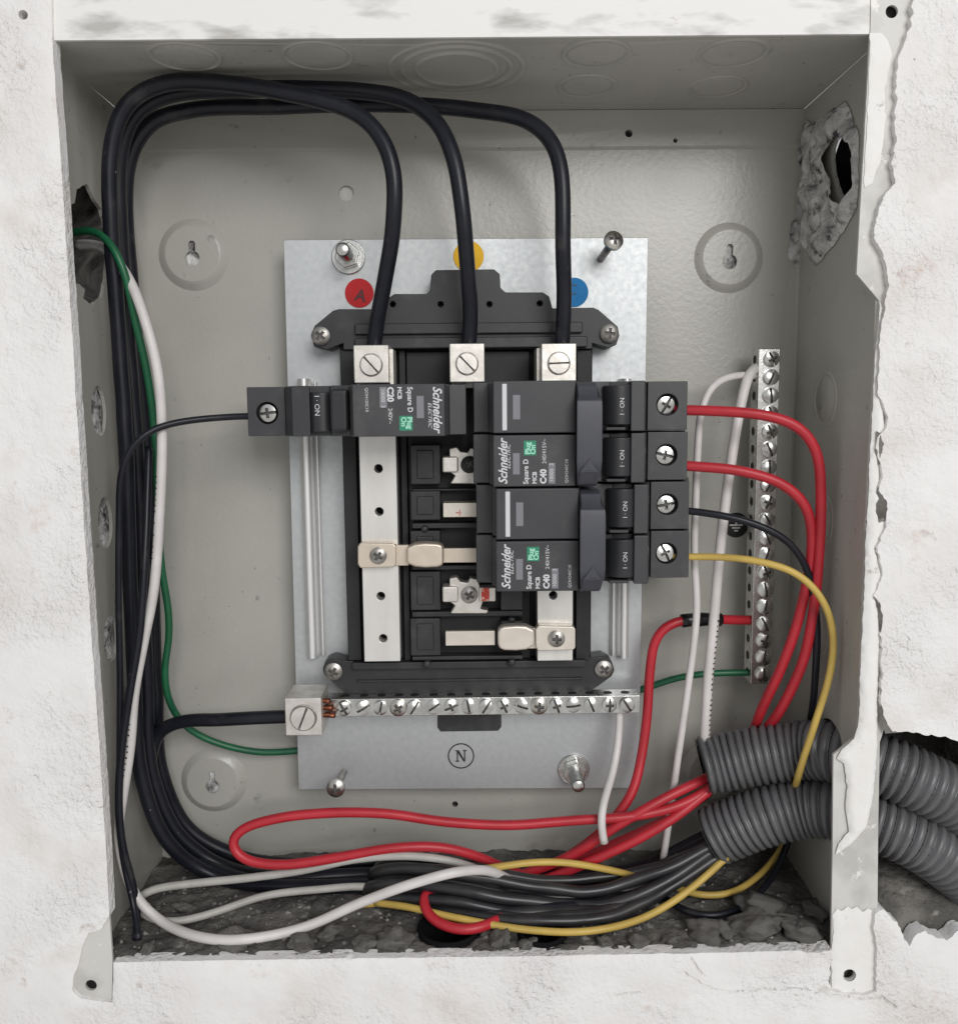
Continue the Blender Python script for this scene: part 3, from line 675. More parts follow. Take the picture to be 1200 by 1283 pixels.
txt('letter', 'C', 0.0064, (c_.x - 0.0032, c_.y - 0.0002, c_.z - 0.0010), XD, ZD, 'dark_blue_print', s_)
c_ = U(577.5, 947.5, P0 + .3); r_ = U(594, 947.5, P0 + .3).x - c_.x
nr_ = obj('neutral_mark', slab(circle(c_.x, c_.z, r_, 48), [circle(c_.x, c_.z, r_ - 0.0005, 48)], onY(c_.y), 0.0002), 'black_print', mp_)
a = 0.00017 * 10
def seg(x0, z0, x1, z1): return box(c_.x + x0, c_.x + x1, c_.y, c_.y + 0.0002, c_.z + z0, c_.z + z1)
Nn = join(seg(-.0019, -.0026, -.0014, .0026), seg(.0014, -.0026, .0019, .0026), seg(-.0026, .0023, -.0015, .0027), seg(.0009, .0023, .0026, .0027), seg(-.0026, -.0027, -.0008, -.0023),
          prism([(c_.x - .0021, c_.z + .0026), (c_.x - .0009, c_.z + .0026), (c_.x + .0019, c_.z - .0027), (c_.x + .0012, c_.z - .0027)], 'y', c_.y - .00005, c_.y + 0.0002))
obj('letter', Nn, 'black_print', nr_)
plate(pxl([(548, 897), (628, 896), (628, 911), (624, 916), (552, 917), (548, 912)], P0 + .6), [], P0 + .6, P0 + .05, 'black_tab', 'black_plastic', mp_, bevel=0.0002)

# bolts and long screws that hold the plate
def hexn(c, r, y0, y1): return prism(circle(c.x, c.z, r, 6, a0=0.3), 'y', y0, y1)
for bx, by, lab in [(436, 321, 'zinc stud with hex nut and washer above the red dot'), (719, 966, 'zinc stud with hex nut and washer below the neutral bar')]:
    c = U(bx, by, P0 + 2)
    t_ = thing('mounting_bolt', lab, 'bolt', (c.x, Y(P0), c.z))
    obj('washer', lathe([(0.0032, 0.0), (0.0032, 0.0013), (0.0070, 0.0013), (0.0073, 0.0009), (0.0073, 0.0)], 36, 'y', (c.x, Y(P0 + .02), c.z)), 'zinc', t_, smooth=False, bevel=0.0001)
    obj('nut', hexn(c, 0.0055, Y(P0 + 6), Y(P0 + 1.4)), 'zinc', t_, bevel=0.0005)
    d = []
    for k in range(44): d.append((0.0029 if k % 2 else 0.0026, 0.001 + k * 0.0004))
    d += [(0.0022, d[-1][1] + 0.0006), (0.0001, d[-1][1] + 0.0007)]
    obj('stud', lathe(d, 20, 'y', (c.x, Y(P0), c.z)), 'zinc', t_, smooth=True)
for bx, by, hx, hy, lab in [(752, 325, 768, 302, 'long loose cross head screw standing out beside the blue dot'), (431, 968, 421, 987, 'long loose cross head screw standing out left of the neutral mark')]:
    c = U(bx, by, P0); e = U(hx, hy, P0 + 17)
    t_ = thing('machine_screw', lab, 'screw', c)
    obj('shank', sweep([c + Vector((0, .001, 0)), c.lerp(e, .5), e], 0.0016, 14), 'dull_steel', t_, smooth=True)
    share('head', screw_head(0.0040, 0.0026, 'cross', 'steel'), e, ((e - c).to_track_quat('-Y', 'Z')).to_euler(), t_)

# ================================================================== BUSBAR BASE
bb = thing('busbar_base', 'black plastic busbar base with aluminium bars, screwed to the mounting plate', 'busbar base', U(587, 868, P0))
HT = 27.0
tb = plate(pxl([(393, 434), (390, 418), (394, 408), (417, 389), (424, 387), (470, 387), (488, 372), (494, 368), (534, 368), (539, 364), (540, 344), (546, 338), (619, 337), (626, 343), (627, 360), (633, 366), (680, 366), (688, 371), (692, 386), (743, 385), (750, 388), (774, 409), (776, 420), (772, 432), (762, 436), (742, 430), (742, 437), (430, 438), (430, 430), (410, 438)], HT),
     [circle(*pxl([(x, y)], HT)[0], 0.0012, 10) for x, y in ((492, 381), (552, 381), (613, 381), (676, 380))], HT, 15, 'top_bracket', 'black_plastic', bb, bevel=0.0005)
bt = plate(pxl([(406, 846), (404, 838), (408, 828), (418, 824), (432, 828), (742, 824), (756, 822), (766, 828), (770, 840), (766, 848), (738, 868), (434, 870)], HT - 3), [], HT - 3, 15, 'bottom_bracket', 'black_plastic', bb, bevel=0.0005)
obj('bracket_rib', pxbox(444, 404, 730, 418, HT - 1, HT + 2.0), 'black_plastic', tb, bevel=0.0006)
obj('bracket_rib', pxbox(444, 422, 736, 436, HT - 1, HT + 3.0), 'black_plastic', tb, bevel=0.0006)
obj('bracket_rib', pxbox(441, 829, 734, 838, HT - 4, HT + 0.5), 'black_plastic', bt, bevel=0.0005)
obj('bracket_rib', pxbox(447, 851, 730, 854, HT - 4, HT - 2), 'black_plastic', bt, bevel=0.0004)
obj('tray', pxbox(431, 430, 741, 832, 15, 20), 'dark_plastic', bb)
for a_, b_ in ((431, 448), (503, 511), (722, 740)): obj('tray_wall', pxbox(a_, 438, b_, 828, 15, 25), 'dark_plastic', bb, bevel=0.0004)
obj('insulator', pxbox(512, 440, 664, 826, 15, 24), 'dark_plastic', bb, bevel=0.0005)
for y0, y1 in ((557, 607), (615, 652), (716, 765), (775, 822), (665, 708)):
    ib = obj('insulator_block', pxbox(514, y0, 552, y1, 23, 31), 'black_plastic', bb, bevel=0.0006)
    obj('block_face', pxbox(522, y0 + 7, 543, y1 - 7, 30, 31.8), 'black_plastic', ib, bevel=0.0005)
for y0, y1 in ((612, 615), (655, 662), (708, 714), (766, 773), (822, 827)):
    obj('insulator_rib', pxbox(516, y0, 655, y1, 23, 30), 'black_plastic', bb, bevel=0.0005)
for y0, y1 in ((735, 765), (778, 783)):
    ib = obj('insulator_block', pxbox(627, y0, 655, y1, 23, 31), 'black_plastic', bb, bevel=0.0006)
for x, y in ((640, 772), (640, 824), (533, 660), (536, 826)):
    obj('insulator_peg', lathe([(0.0016, 0), (0.0016, 0.008), (0.0011, 0.0086), (0.0001, 0.0086)], 14, 'y', U(x, y, 23)), 'black_plastic', bb, smooth=True)
BH = 34.0
def bar(name, x0, x1, y0, y1, holes):
    o = pxl([(x0, y0), (x1, y0)], BH)[0]; z0 = pxl([((x0 + x1) / 2, y0)], BH)[0][1]; z1 = pxl([((x0 + x1) / 2, y1)], BH)[0][1]
    ym = (y0 + y1) / 2; xa = U(x0, ym, BH).x; xb = U(x1, ym, BH).x
    return plate([(xa, z1), (xb, z1), (xb, z0), (xa, z0)], [circle(*pxl([q], BH)[0], 0.0018, 16) for q in holes], BH, 27, name, 'aluminium', bb, bevel=0.0003)
bar('busbar', 452, 498, 470, 829, [(474, 587), (475, 641), (477, 747), (480, 800)])
bar('busbar', 673, 718, 470, 828, [(693, 746), (692, 640)])
bar('busbar', 566, 604, 470, 486, [])
def lug(x0, y0, x1, y1, h1, rot, parent, m='lug_metal', sc_=1.0):
    l = obj('lug', pxbox(x0, y0, x1, y1, h1 - 19, h1), m, parent, bevel=0.0005)
    c = U((x0 + x1) / 2, (y0 + y1) / 2 + 1, h1 + .1)
    s = share('lug_screw', LUG_SCREW, (c.x, c.y, c.z), (0, rot, 0), l, sc_); share('screw_rim', LUG_RING, (c.x, c.y, c.z), (0, 0, 0), l, sc_)
    return l
lug(443, 432, 487, 480, 48, math.radians(-42), bb); lug(563, 430, 607, 479, 48, math.radians(-44), bb); lug(678, 430, 722, 478, 48, math.radians(88), bb)
obj('lug_side_plate', pxbox(488, 437, 493, 482, 30, 43), 'lug_metal', bb, bevel=0.0003); obj('lug_side_plate', pxbox(672, 436, 677, 482, 30, 43), 'lug_metal', bb, bevel=0.0003)
for (x, y), r in zip(((402, 421), (763, 418), (418, 841), (756, 838)), (0.7, 0.1, 0.5, 0.9)):
    hh = HT if y < 500 else HT - 3
    sc2 = share('bracket_screw', PAN, U(x, y, hh + .2), (0, r, 0), bb)
# jumpers from the outer bars to the centre contacts
def loz(x0, x1, y0, y1, h):
    cx, cy, rx, ry = (x0 + x1) / 2, (y0 + y1) / 2, (x1 - x0) / 2, (y1 - y0) / 2
    out = [(x0, cy - ry * .62), (x0 + rx * .45, cy - ry * .93), (cx, cy - ry), (x1 - rx * .35, cy - ry * .95), (x1 - rx * .08, cy - ry * .82), (x1, cy - ry * .5),
           (x1, cy + ry * .5), (x1 - rx * .08, cy + ry * .82), (x1 - rx * .35, cy + ry * .95), (cx, cy + ry), (x0 + rx * .45, cy + ry * .93), (x0, cy + ry * .62)]
    return pxl(out, h)
def jumper(tabx, lozx, clampx, yc, m, flip, scx):
    f_ = (lambda p: p)
    j = obj('jumper_strap', pxbox(tabx[0], yc - 9, tabx[1], yc + 9, 33, 35.5), m, bb, bevel=0.0003)
    lp = loz(min(lozx), max(lozx), yc - 16, yc + 16, 40)
    if flip: lp = [(2 * np.mean([q[0] for q in lp]) - x, z) for x, z in lp]
    obj('strap_bulge', prism(lp, 'y', Y(40), Y(33.5)), m, j, bevel=0.0012, seg=3)
    n0, n1 = (max(lozx) - 3, min(clampx) + 3) if min(clampx) > max(lozx) else (max(clampx) - 3, min(lozx) + 3)
    obj('strap_neck', pxbox(n0, yc - 13, n1, yc + 13, 33, 36), m, j, bevel=0.0004)
    obj('strap_clamp', prism(pxl([(clampx[0] + 3, yc - 16), (clampx[1] - 3, yc - 15), (clampx[1], yc - 12), (clampx[1], yc + 12), (clampx[1] - 3, yc + 15), (clampx[0] + 3, yc + 16), (clampx[0], yc + 11), (clampx[0], yc - 11)], 39), 'y', Y(39), Y(34.1)), m, j, bevel=0.0006)
    share('clamp_screw', PAN, U(scx, yc, 39.1), (0, 0.6 + flip, 0), j, 0.9)
jumper((552, 604), (509, 556), (448, 496), 696, 'tinned_copper', 0, 474)
jumper((558, 620), (616, 662), (671, 721), 800, 'tinned_copper_pale', 1, 697)
obj('contact_blade', pxbox(555, 630, 604, 648, 26, 35), 'tinned_copper_pale', bb, bevel=0.0003)
bs = U(574, 643, 35.1); obj('red_mark', join(box(bs.x - .0010, bs.x + .0014, bs.y - .0001, bs.y + .0001, bs.z, bs.z + .0004), box(bs.x + .0004, bs.x + .0008, bs.y - .00015, bs.y + .0001, bs.z - .001, bs.z + .0014)), 'red_paint', bb)
for y, hid in ((582, True), (745, False)):
    cp = obj('bus_connector', prism(pxl([(563, y - 20), (572, y - 22), (577, y - 16), (586, y - 15), (589, y - 21), (598, y - 19), (602, y - 8), (606, y - 4), (606, y + 6), (602, y + 18), (612, y + 20), (610, y + 24), (564, y + 24), (570, y + 14), (563, y + 9)], 34), 'y', Y(34), Y(28)), 'lug_metal', bb, bevel=0.0005)
    obj('connector_tab', pxbox(554, y - 10, 574, y + 10, 28, 36), 'lug_metal', cp, bevel=0.0008)
    share('connector_screw', screw_head(0.0036, 0.002, 'cross', 'dark_plastic' if hid else 'dull_steel'), U(588, y, 34.1), (0, 0.5, 0), cp)
    if not hid:
        rt = obj('red_terminal', pxbox(600, y - 9, 621, y + 9, 28, 35), 'lug_metal', cp, bevel=0.0006)
        obj('red_mark', pxbox(603, y - 8, 613, y + 8, 35.02, 35.15), 'red_paint', rt)

# ================================================================== BREAKERS
ROWS = [509.7, 576.4, 644.0, 709.7]
HL = 72.0
zr1, zr4 = U(668, ROWS[0], HL).z, U(668, ROWS[3], HL).z
PITCH_Z = (zr1 - zr4) / 3
GAP = 0.00035
def X_(px, h, py=600): return U(px, py, h).x
def profile_housing(prof, z, parent, m='breaker_plastic', bev=0.0006):
    return obj('housing', prism(prof, 'z', z - PITCH_Z / 2 + GAP, z + PITCH_Z / 2 - GAP), m, parent, bevel=bev)
def pr(q, py, dx=0): return [(X_(x, h, py) + dx, Y(h)) for x, h in q]
def label_print(x0, sgn, z, parent, rating, volt, py, dx, two):
    """printing on a label face. sgn +1: reads upwards, lines follow each other to the right"""
    Xv, Uv = ((0, 0, 1), (-1, 0, 0)) if sgn > 0 else ((0, 0, -1), (1, 0, 0))
    yy = Y(HL) - 0.00012
    hw = PITCH_Z / 2
    def L(name, s, size, px, off, m='white_print', **k):
        return txt(name, s, size, (X_(px, HL, py) + dx, yy, z + sgn * (-hw + off)), Xv, Uv, m, parent, **k)
    def R_(name, pxa, pxb, o0, o1, m):
        a_, b_ = z + sgn * (-hw + o0), z + sgn * (-hw + o1)
        xa, xb = X_(pxa, HL, py) + dx, X_(pxb, HL, py) + dx
        return obj(name, box(min(xa, xb), max(xa, xb), yy + 0.00004, yy + 0.0003, min(a_, b_), max(a_, b_)), m, parent)
    return L, R_
def two_pole(rows, lab, group, seed, dx):
    z0 = zr1 - rows[0] * PITCH_Z; py0 = ROWS[rows[0]]; py1 = ROWS[rows[1]]
    t = thing('circuit_breaker', lab, 'circuit breaker', (X_(720, 30, py0), Y(22), z0 - PITCH_Z / 2), group)
    for k in (0, 1):
        z = z0 - k * PITCH_Z; py = (py0, py1)[k]
        q = [(593, 36), (593, 54), (612, 54), (613, 61), (617, 62), (617, 71.3), (618, HL), (721, HL), (722, 71), (723, 54), (764, 54), (764, 53), (788, 54), (790, 60), (808, 60), (809, 50), (810, 43.0), (857, 43.0), (858, 42), (858, 24), (742, 24), (742, 36)]
        hs = profile_housing(pr(q, py, dx), z, t)
        # toggle barrel and its two cheeks
        cx = X_(776, 58, py) + dx; xa = X_(760, 60, py) + dx; rr = 0.0062
        obj('toggle', prism([(cx + rr * math.cos(a_), Y(55) - rr * 0.9 * math.sin(a_)) for a_ in [math.pi * i / 14 for i in range(15)]], 'z', z - PITCH_Z * 0.36, z + PITCH_Z * 0.40), 'toggle_plastic', t, bevel=0.0005)
        obj('toggle_cheek', prism([(cx - rr * 1.05, Y(53)), (cx - rr * .9, Y(60.5)), (cx + rr * .3, Y(61.2)), (cx + rr * .5, Y(53))], 'z', z - PITCH_Z / 2 + .0008, z - PITCH_Z * 0.40), 'breaker_plastic', t, bevel=0.0004)
        txt('toggle_lettering', 'I · ON', 0.0025, (cx + 0.0014, Y(55) - rr * 0.9 - 0.00005, z - 0.0034), (0, 0, 1), (-1, 0, 0), 'white_print', t)
        # terminal cap with its screw well
        xt0, xt1 = X_(811, 48, py) + dx, X_(861, 48, py) + dx * .5
        sc3 = U(834.5 - k * 1.2, (512, 575.5, 635, 697)[rows[k]], 46)
        cap = obj('terminal_cap', slab([(xt0, z - PITCH_Z / 2 + GAP), (xt1, z - PITCH_Z / 2 + GAP), (xt1, z + PITCH_Z / 2 - GAP), (xt0, z + PITCH_Z / 2 - GAP)], [circle(sc3.x, z + 0.0004, 0.0044, 28)], onY(Y(48)), 0.0055), 'breaker_plastic', t, bevel=0.0003)
        share('terminal_screw', TERM, (sc3.x - 0.0003, Y(45.6), z + 0.0003), (0.12, 0.5 + 1.3 * k + seed, 0.1), t)
        # white bar and grey window on the plain pole, print on the other
        L, R_ = label_print(0, 1, z, t, '', '', py, dx, True)
        if k == 0:
            obj('white_bar', prism([(x, zz) for x, zz in [(X_(629, HL, py) + dx, z - PITCH_Z * .43), (X_(635, HL, py) + dx, z - PITCH_Z * .43), (X_(635, HL, py) + dx, z + PITCH_Z * .43), (X_(629, HL, py) + dx, z + PITCH_Z * .43)]], 'y', Y(HL) - 0.0002, Y(HL) + 0.0003), 'white_print', t, bevel=0.0004)
            R_('grey_window', 642.5, 651.5, .0055, .0145, 'grey_print')
        else:
            L('brand_lettering', 'Schneider', 0.0046, 635, .0013, shear=.35, bold=.0001, sx=0.92)
            L('brand_lettering', 'ELECTRIC', 0.0019, 639.2, .0070, shear=.35, sx=1.12)
            R_('grey_window', 642.5, 651, .0050, .0130, 'grey_print')
            L('print_line', 'Square D', 0.0027, 661.5, .0013, bold=.00006, sx=.92)
            gp = R_('green_badge', 656.2, 671.5, .0121, .0176, 'green_print')
            a_ = gp; yy2 = Y(HL) - 0.0002
            for s2, pxx in (('Plug', 664), ('On', 670.5)):
                txt('badge_lettering', s2, 0.0027, (X_(pxx, HL, py) + dx, yy2, z - PITCH_Z / 2 + .0125), (0, 0, 1), (-1, 0, 0), 'mint_print', a_, bold=.0001)
            L('print_line', 'MCB', 0.0022, 672, .0014, bold=.00008)
            L('print_line', 'C40', 0.0032, 684, .0014, bold=.00015)
            L('print_line', '240/415V~', 0.0021, 684, .0089, sx=1.0, m='white_print')
            R_('grey_badge', 687, 695.5, .0014, .0092, 'grey_print')
            L('print_line', '10000  3', 0.0020, 693, .0020)
            L('print_line', 'QOH240C10', 0.0016, 711.5, .0016)
    # handle tie across both poles
    pym = (py0 + py1) / 2
    za, zb = z0 + PITCH_Z * .44, z0 - PITCH_Z * 1.47
    xa, xb = X_(724, 84, pym) + dx, X_(755, 80, pym) + dx
    zl_ = za - zb
    prof = [(Y(54), za), (Y(71), za), (Y(74), za - .0012), (Y(76.5), za - .0052), (Y(79.5), za - .0066), (Y(80), za - .0090), (Y(80), zb + .0095), (Y(79.6), zb + .0075), (Y(76), zb + .0008), (Y(74), zb), (Y(54), zb)]
    n_ = len(prof); V = []
    for side in (0, 1):
        for (yy, zz) in prof:
            nar = 0.0011 if (zz > za - .0062) else (0.0013 if zz < zb + .0020 else (0.0004 if zz < zb + .0075 else 0.0))
            V.append(((xa + nar * .8) if side == 0 else (xb - nar), yy, zz))
    Fc = [tuple(range(n_))[::-1], tuple(range(n_, 2 * n_))] + [(i, (i + 1) % n_, n_ + (i + 1) % n_, n_ + i) for i in range(n_)]
    tie = obj('handle_tie', (V, Fc), 'tie_plastic', t, bevel=0.0005, seg=2)
    xm = (xa + xb) / 2
    obj('tie_wedge', ([(xa + .0012, Y(79.8), zb + .0055), (xb - .0016, Y(79.8), zb + .0055), (xm, Y(80.6), zb + .0105), (xm, Y(80.2), zb + .0065), (xa + .0016, Y(76.3), zb + .0012), (xb - .0018, Y(76.3), zb + .0012)], [(0, 2, 3), (1, 3, 2), (0, 3, 4), (1, 5, 3), (0, 1, 2), (4, 3, 5)]), 'tie_plastic', tie)
    return t
two_pole((0, 1), 'black two pole breaker fed by two red wires', 'two pole breakers side by side', 0.0, 0.0)
two_pole((2, 3), 'black two pole breaker fed by a black and a yellow wire', 'two pole breakers side by side', 0.9, 0.0012)

zs_ = U(500, 514, HL).z
t = thing('circuit_breaker', 'black one pole breaker reaching across the left bar to a thin black wire', 'circuit breaker', (X_(450, 30, 514), Y(24), zs_ - PITCH_Z / 2))
q = [(310, 24), (310, 42), (311, 43), (357, 43), (358, 43), (358, 52), (366, 60), (388, 61), (389, 56), (414, 56), (415, 60), (438, 61), (439, 66), (442, HL), (556, HL), (558, 71.3), (558, 62), (561, 61), (563, 55), (584, 54), (584, 36), (560, 36), (440, 36), (440, 24)]
hs = profile_housing(pr(q, 514), zs_, t)
sc3 = U(336, 518, 46)
obj('terminal_cap', slab([(X_(310, 48, 514), zs_ - PITCH_Z / 2 + GAP), (X_(357.5, 48, 514), zs_ - PITCH_Z / 2 + GAP), (X_(357.5, 48, 514), zs_ + PITCH_Z / 2 - GAP), (X_(310, 48, 514), zs_ + PITCH_Z / 2 - GAP)], [circle(sc3.x, zs_ - .0006, 0.0044, 28)], onY(Y(48)), 0.0055), 'breaker_plastic', t, bevel=0.0003)
share('terminal_screw', TERM, (sc3.x, Y(45.6), zs_ - .0006), (0.1, 1.45, 0), t)
cx = X_(401, 58, 514); rr = 0.0056
obj('toggle', prism([(cx + rr * math.cos(a_), Y(55) - rr * .95 * math.sin(a_)) for a_ in [math.pi * i / 14 for i in range(15)]], 'z', zs_ - PITCH_Z * .40, zs_ + PITCH_Z * .36), 'toggle_plastic', t, bevel=0.0005)
obj('toggle_grip', pxbox(413, 487, 436, 541, 55, 65), 'toggle_plastic', t, bevel=0.0015, seg=3)
txt('toggle_lettering', 'I · ON', 0.0027, (cx - 0.0016, Y(55) - rr * .95 - .00005, zs_ + 0.0060), (0, 0, -1), (1, 0, 0), 'white_print', t, sx=1.1)
L, R_ = label_print(0, -1, zs_, t, '', '', 514, 0, False)
L('brand_lettering', 'Schneider', 0.0046, 543, .0013, shear=.35, bold=.0001, sx=0.92)
L('brand_lettering', 'ELECTRIC', 0.0019, 536.5, .0072, shear=.35, sx=1.12)
R_('grey_window', 522, 531, .0048, .0130, 'grey_print')
L('print_line', 'Square D', 0.0027, 511, .0014, bold=.00006, sx=.92)
gp = R_('green_badge', 500, 516.5, .0121, .0176, 'green_print')
for s2, pxx in (('Plug', 510), ('On', 502.5)):
    txt('badge_lettering', s2, 0.0027, (X_(pxx, HL, 514), Y(HL) - .0002, zs_ + PITCH_Z / 2 - .0125), (0, 0, -1), (1, 0, 0), 'mint_print', gp, bold=.0001)
L('print_line', 'MCB', 0.0022, 498.5, .0014, bold=.00008)
L('print_line', 'C20', 0.0032, 486, .0014, bold=.00015)
L('print_line', '240V~', 0.0022, 486.5, .0092)
R_('grey_badge', 476, 485, .0014, .0090, 'grey_print')
L('print_line', '10000  3', 0.0020, 478, .0020)
L('print_line', 'QOH120C10', 0.0016, 458, .0016)

# ================================================================== TERMINAL BARS
nb = thing('neutral_bar', 'zinc plated horizontal terminal bar of screws across the foot of the mounting plate', 'terminal bar', U(600, 897, 20))
NH = 31.0
zt_, zb_ = U(600, 874, NH).z, U(600, 896, NH).z
xa, xb = U(405, 886, NH).x, U(802, 884, NH).x
obj('bar', box(xa, xb, Y(NH), Y(NH - 9), zb_, zt_), 'zinc', nb, bevel=0.0003)
npx = [431, 455, 477, 499, 519, 543, 565, 587, 609, 631, 653, 675, 697, 718, 740, 763, 785]
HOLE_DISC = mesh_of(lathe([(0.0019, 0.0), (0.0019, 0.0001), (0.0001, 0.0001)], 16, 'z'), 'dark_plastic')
for i, x in enumerate(npx):
    p = U(x, 886 - (x - 600) * 0.004, NH)
    p.z = (zt_ + zb_) / 2
    if x in (499, 675): share('screw', PAN_BRIGHT, (p.x, Y(NH) - 0.0002, p.z), (0, rnd.uniform(0, 3), 0), nb)
    else: share('screw', BAR_SLOT if i % 3 else BAR_COMBO, (p.x, Y(NH) - .0003 - (0.0006 if i % 4 == 0 else 0), p.z), (rnd.uniform(-.12, .12), rnd.uniform(0, 3), rnd.uniform(-.1, .1)), nb, 0.95)
    share('wire_hole', HOLE_DISC, (p.x, Y(NH - 4.5), zt_ + 0.00002), (0, 0, 0), nb)
lug(357, 875, 403, 922, 40, math.radians(22), nb, sc_=1.25)
for k in range(9):
    a_ = k * 0.7; c = U(404 + (k % 3) * 1.5, 888 + (k % 3 - 1) * 9, 30 + (k // 3) * 3)
    pth = [c + Vector((-0.003, 0, 0)), c + Vector((0.001, .0002 * k % 3, 0)), c + Vector((0.0030 + .0006 * (k % 3), -.0003, .0004 * (k % 2)))]
    obj('copper_strand', sweep(pth, 0.0010, 8), 'copper', nb, smooth=True)
gb = thing('earth_bar', 'zinc plated upright terminal bar of screws near the right side wall', 'terminal bar', U(952, 857, 8))
GH = 22.0
g0, g1 = U(964, 437, GH), U(953, 857, GH)
gw = 0.0046
lean = (g1.x - g0.x) / (g1.z - g0.z)
V = []
for z in (g1.z, g0.z):
    for dx_ in (-gw, gw):
        for yy in (Y(GH), Y(GH - 10)): V.append((g0.x + (z - g0.z) * lean + dx_, yy, z))
obj('bar', (V, [(0, 1, 3, 2), (4, 6, 7, 5), (0, 4, 5, 1), (2, 3, 7, 6), (0, 2, 6, 4), (1, 5, 7, 3)]), 'zinc', gb, bevel=0.0003)
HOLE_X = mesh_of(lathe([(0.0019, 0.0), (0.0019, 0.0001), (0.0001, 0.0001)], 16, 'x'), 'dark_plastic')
for i in range(19):
    k = (i + 0.55) / 19.1; z = g0.z + (g1.z - g0.z) * k; x = g0.x + (z - g0.z) * lean
    share('screw', BAR_SLOT if i % 4 else BAR_COMBO, (x + 0.0008, Y(GH) - .0003, z), (rnd.uniform(-.15, .15), rnd.uniform(-.9, .6), rnd.uniform(-.1, .1)), gb)
    share('wire_hole', HOLE_X, (x - gw - 0.00012, Y(GH - 5), z), (0, 0, 0), gb)

# ================================================================== CONDUITS
labs = ['grey corrugated conduit entering the box above the other conduit', 'grey corrugated conduit entering the box below the other conduit']
for k, P in enumerate(CPATH):
    t = thing('corrugated_conduit', labs[k], 'conduit', P[-1])
    pit = 0.00335; R0 = 0.0122
    def rf(s): 
        ph = (s / pit) % 1.0 - 0.5
        return R0 * (1.035 - 0.02 * (2 * ph) ** 2 * 0 + 0.010 * noise.noise(Vector((s * 90, k * 5, 0))) - 0.135 * math.exp(-((0.5 - abs(ph)) / 0.17) ** 2) - 0.10 * ph * ph)
    obj('tube', sweep(P, R0, 32, rf, caps=False), 'conduit', t, smooth=True)
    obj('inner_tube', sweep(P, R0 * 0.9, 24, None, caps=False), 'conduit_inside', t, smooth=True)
    a_ = P[0]; tdir = (P[1] - P[0]).normalized()
    nrm = tdir.orthogonal().normalized(); bn = tdir.cross(nrm); v = []; m_ = 40
    for rr in (R0 * .9, R0 * 1.0):
        for i in range(m_):
            an = 2 * math.pi * i / m_; v.append(a_ + (nrm * math.cos(an) + bn * math.sin(an)) * rr - tdir * (0.0003 + 0.0004 * noise.noise(Vector((i * .9, k, 0)))))
    obj('cut_rim', (v, [(i, (i + 1) % m_, m_ + (i + 1) % m_, m_ + i) for i in range(m_)]), 'conduit', t)

# ================================================================== CABLES AND WIRES
FG = 'black feeder cables bundled along the left side'
wire('feeder_cable', 'thick black cable bending down to the left lug beside the red dot', 'cable', [(468, 446, 38), (472, 405, 41), (484, 340, 50), (493, 280, 57), (494, 225, 59), (483, 180, 58), (452, 146, 56), (400, 125, 54), (340, 112, 52), (262, 103, 50), (200, 104, 49), (160, 128, 49), (141, 178, 48), (139, 260, 46), (147, 400, 42), (157, 560, 40), (163, 720, 40), (169, 860, 38), (177, 970, 36), (205, 1050, 34), (265, 1097, 28), (350, 1112, 26), (450, 1110, 26), (560, 1112, 28), (680, 1140, 32), (800, 1118, 36), (880, 1072, 40), (925, 1042, 41), (985, 1020, 47), (1040, 1015, 55)], 3.1, 'black_pvc', FG, 16, .0007, 1)
wire('feeder_cable', 'thick black cable bending down to the middle lug over the yellow dot', 'cable', [(585, 446, 38), (588, 405, 41), (585, 335, 50), (580, 260, 55), (570, 200, 54), (549, 154, 50), (512, 125, 46), (455, 114, 44), (380, 111, 43), (290, 111, 42), (215, 117, 40), (170, 140, 39), (150, 190, 38), (149, 270, 36), (159, 400, 32), (171, 560, 30), (178, 720, 30), (184, 860, 28), (190, 970, 26), (222, 1045, 24), (282, 1087, 20), (360, 1100, 18), (460, 1096, 18), (560, 1096, 20), (680, 1112, 24), (800, 1098, 30), (880, 1060, 36), (925, 1034, 38), (985, 1012, 46), (1040, 1006, 54)], 3.1, 'black_pvc', FG, 16, .0007, 2)
wire('feeder_cable', 'thick black cable bending down to the right lug beside the blue dot', 'cable', [(703, 446, 38), (706, 395, 41), (705, 300, 48), (703, 220, 48), (691, 178, 45), (658, 150, 41), (605, 139, 37), (530, 132, 34), (440, 131, 33), (340, 134, 32), (250, 136, 31), (190, 152, 30), (163, 195, 29), (158, 270, 27), (168, 400, 22), (183, 560, 20), (191, 720, 18), (195, 860, 16), (201, 960, 14), (236, 1038, 12), (300, 1074, 10), (380, 1084, 9), (480, 1080, 9), (600, 1086, 14), (700, 1098, 20), (800, 1088, 27), (880, 1052, 34), (925, 1030, 37), (985, 1010, 45), (1040, 1005, 53)], 3.1, 'black_pvc', FG, 16, .0007, 3)
wire('neutral_cable', 'thick black cable running sideways into the lug of the lower terminal bar', 'cable', [(372, 898, 31), (335, 899, 31), (270, 902, 29), (222, 905, 25), (198, 918, 22), (188, 955, 22), (196, 1010, 22), (232, 1066, 21), (296, 1100, 17), (380, 1108, 15), (480, 1104, 14), (600, 1108, 20), (720, 1118, 26), (820, 1098, 33), (890, 1056, 38), (930, 1036, 40), (985, 1016, 47), (1040, 1010, 55)], 2.9, 'black_pvc', None, 16, .0006, 4)
BG = 'black cables bunched over the box floor'
front = [(985, 1018, 46), (932, 1040, 43), (896, 1060, 45), (832, 1098, 51), (742, 1124, 54), (642, 1116, 55), (560, 1100, 53)]
back = [(560, 1122, 36), (660, 1136, 38), (760, 1128, 39), (840, 1096, 40), (900, 1056, 40), (935, 1040, 42), (985, 1022, 46)]
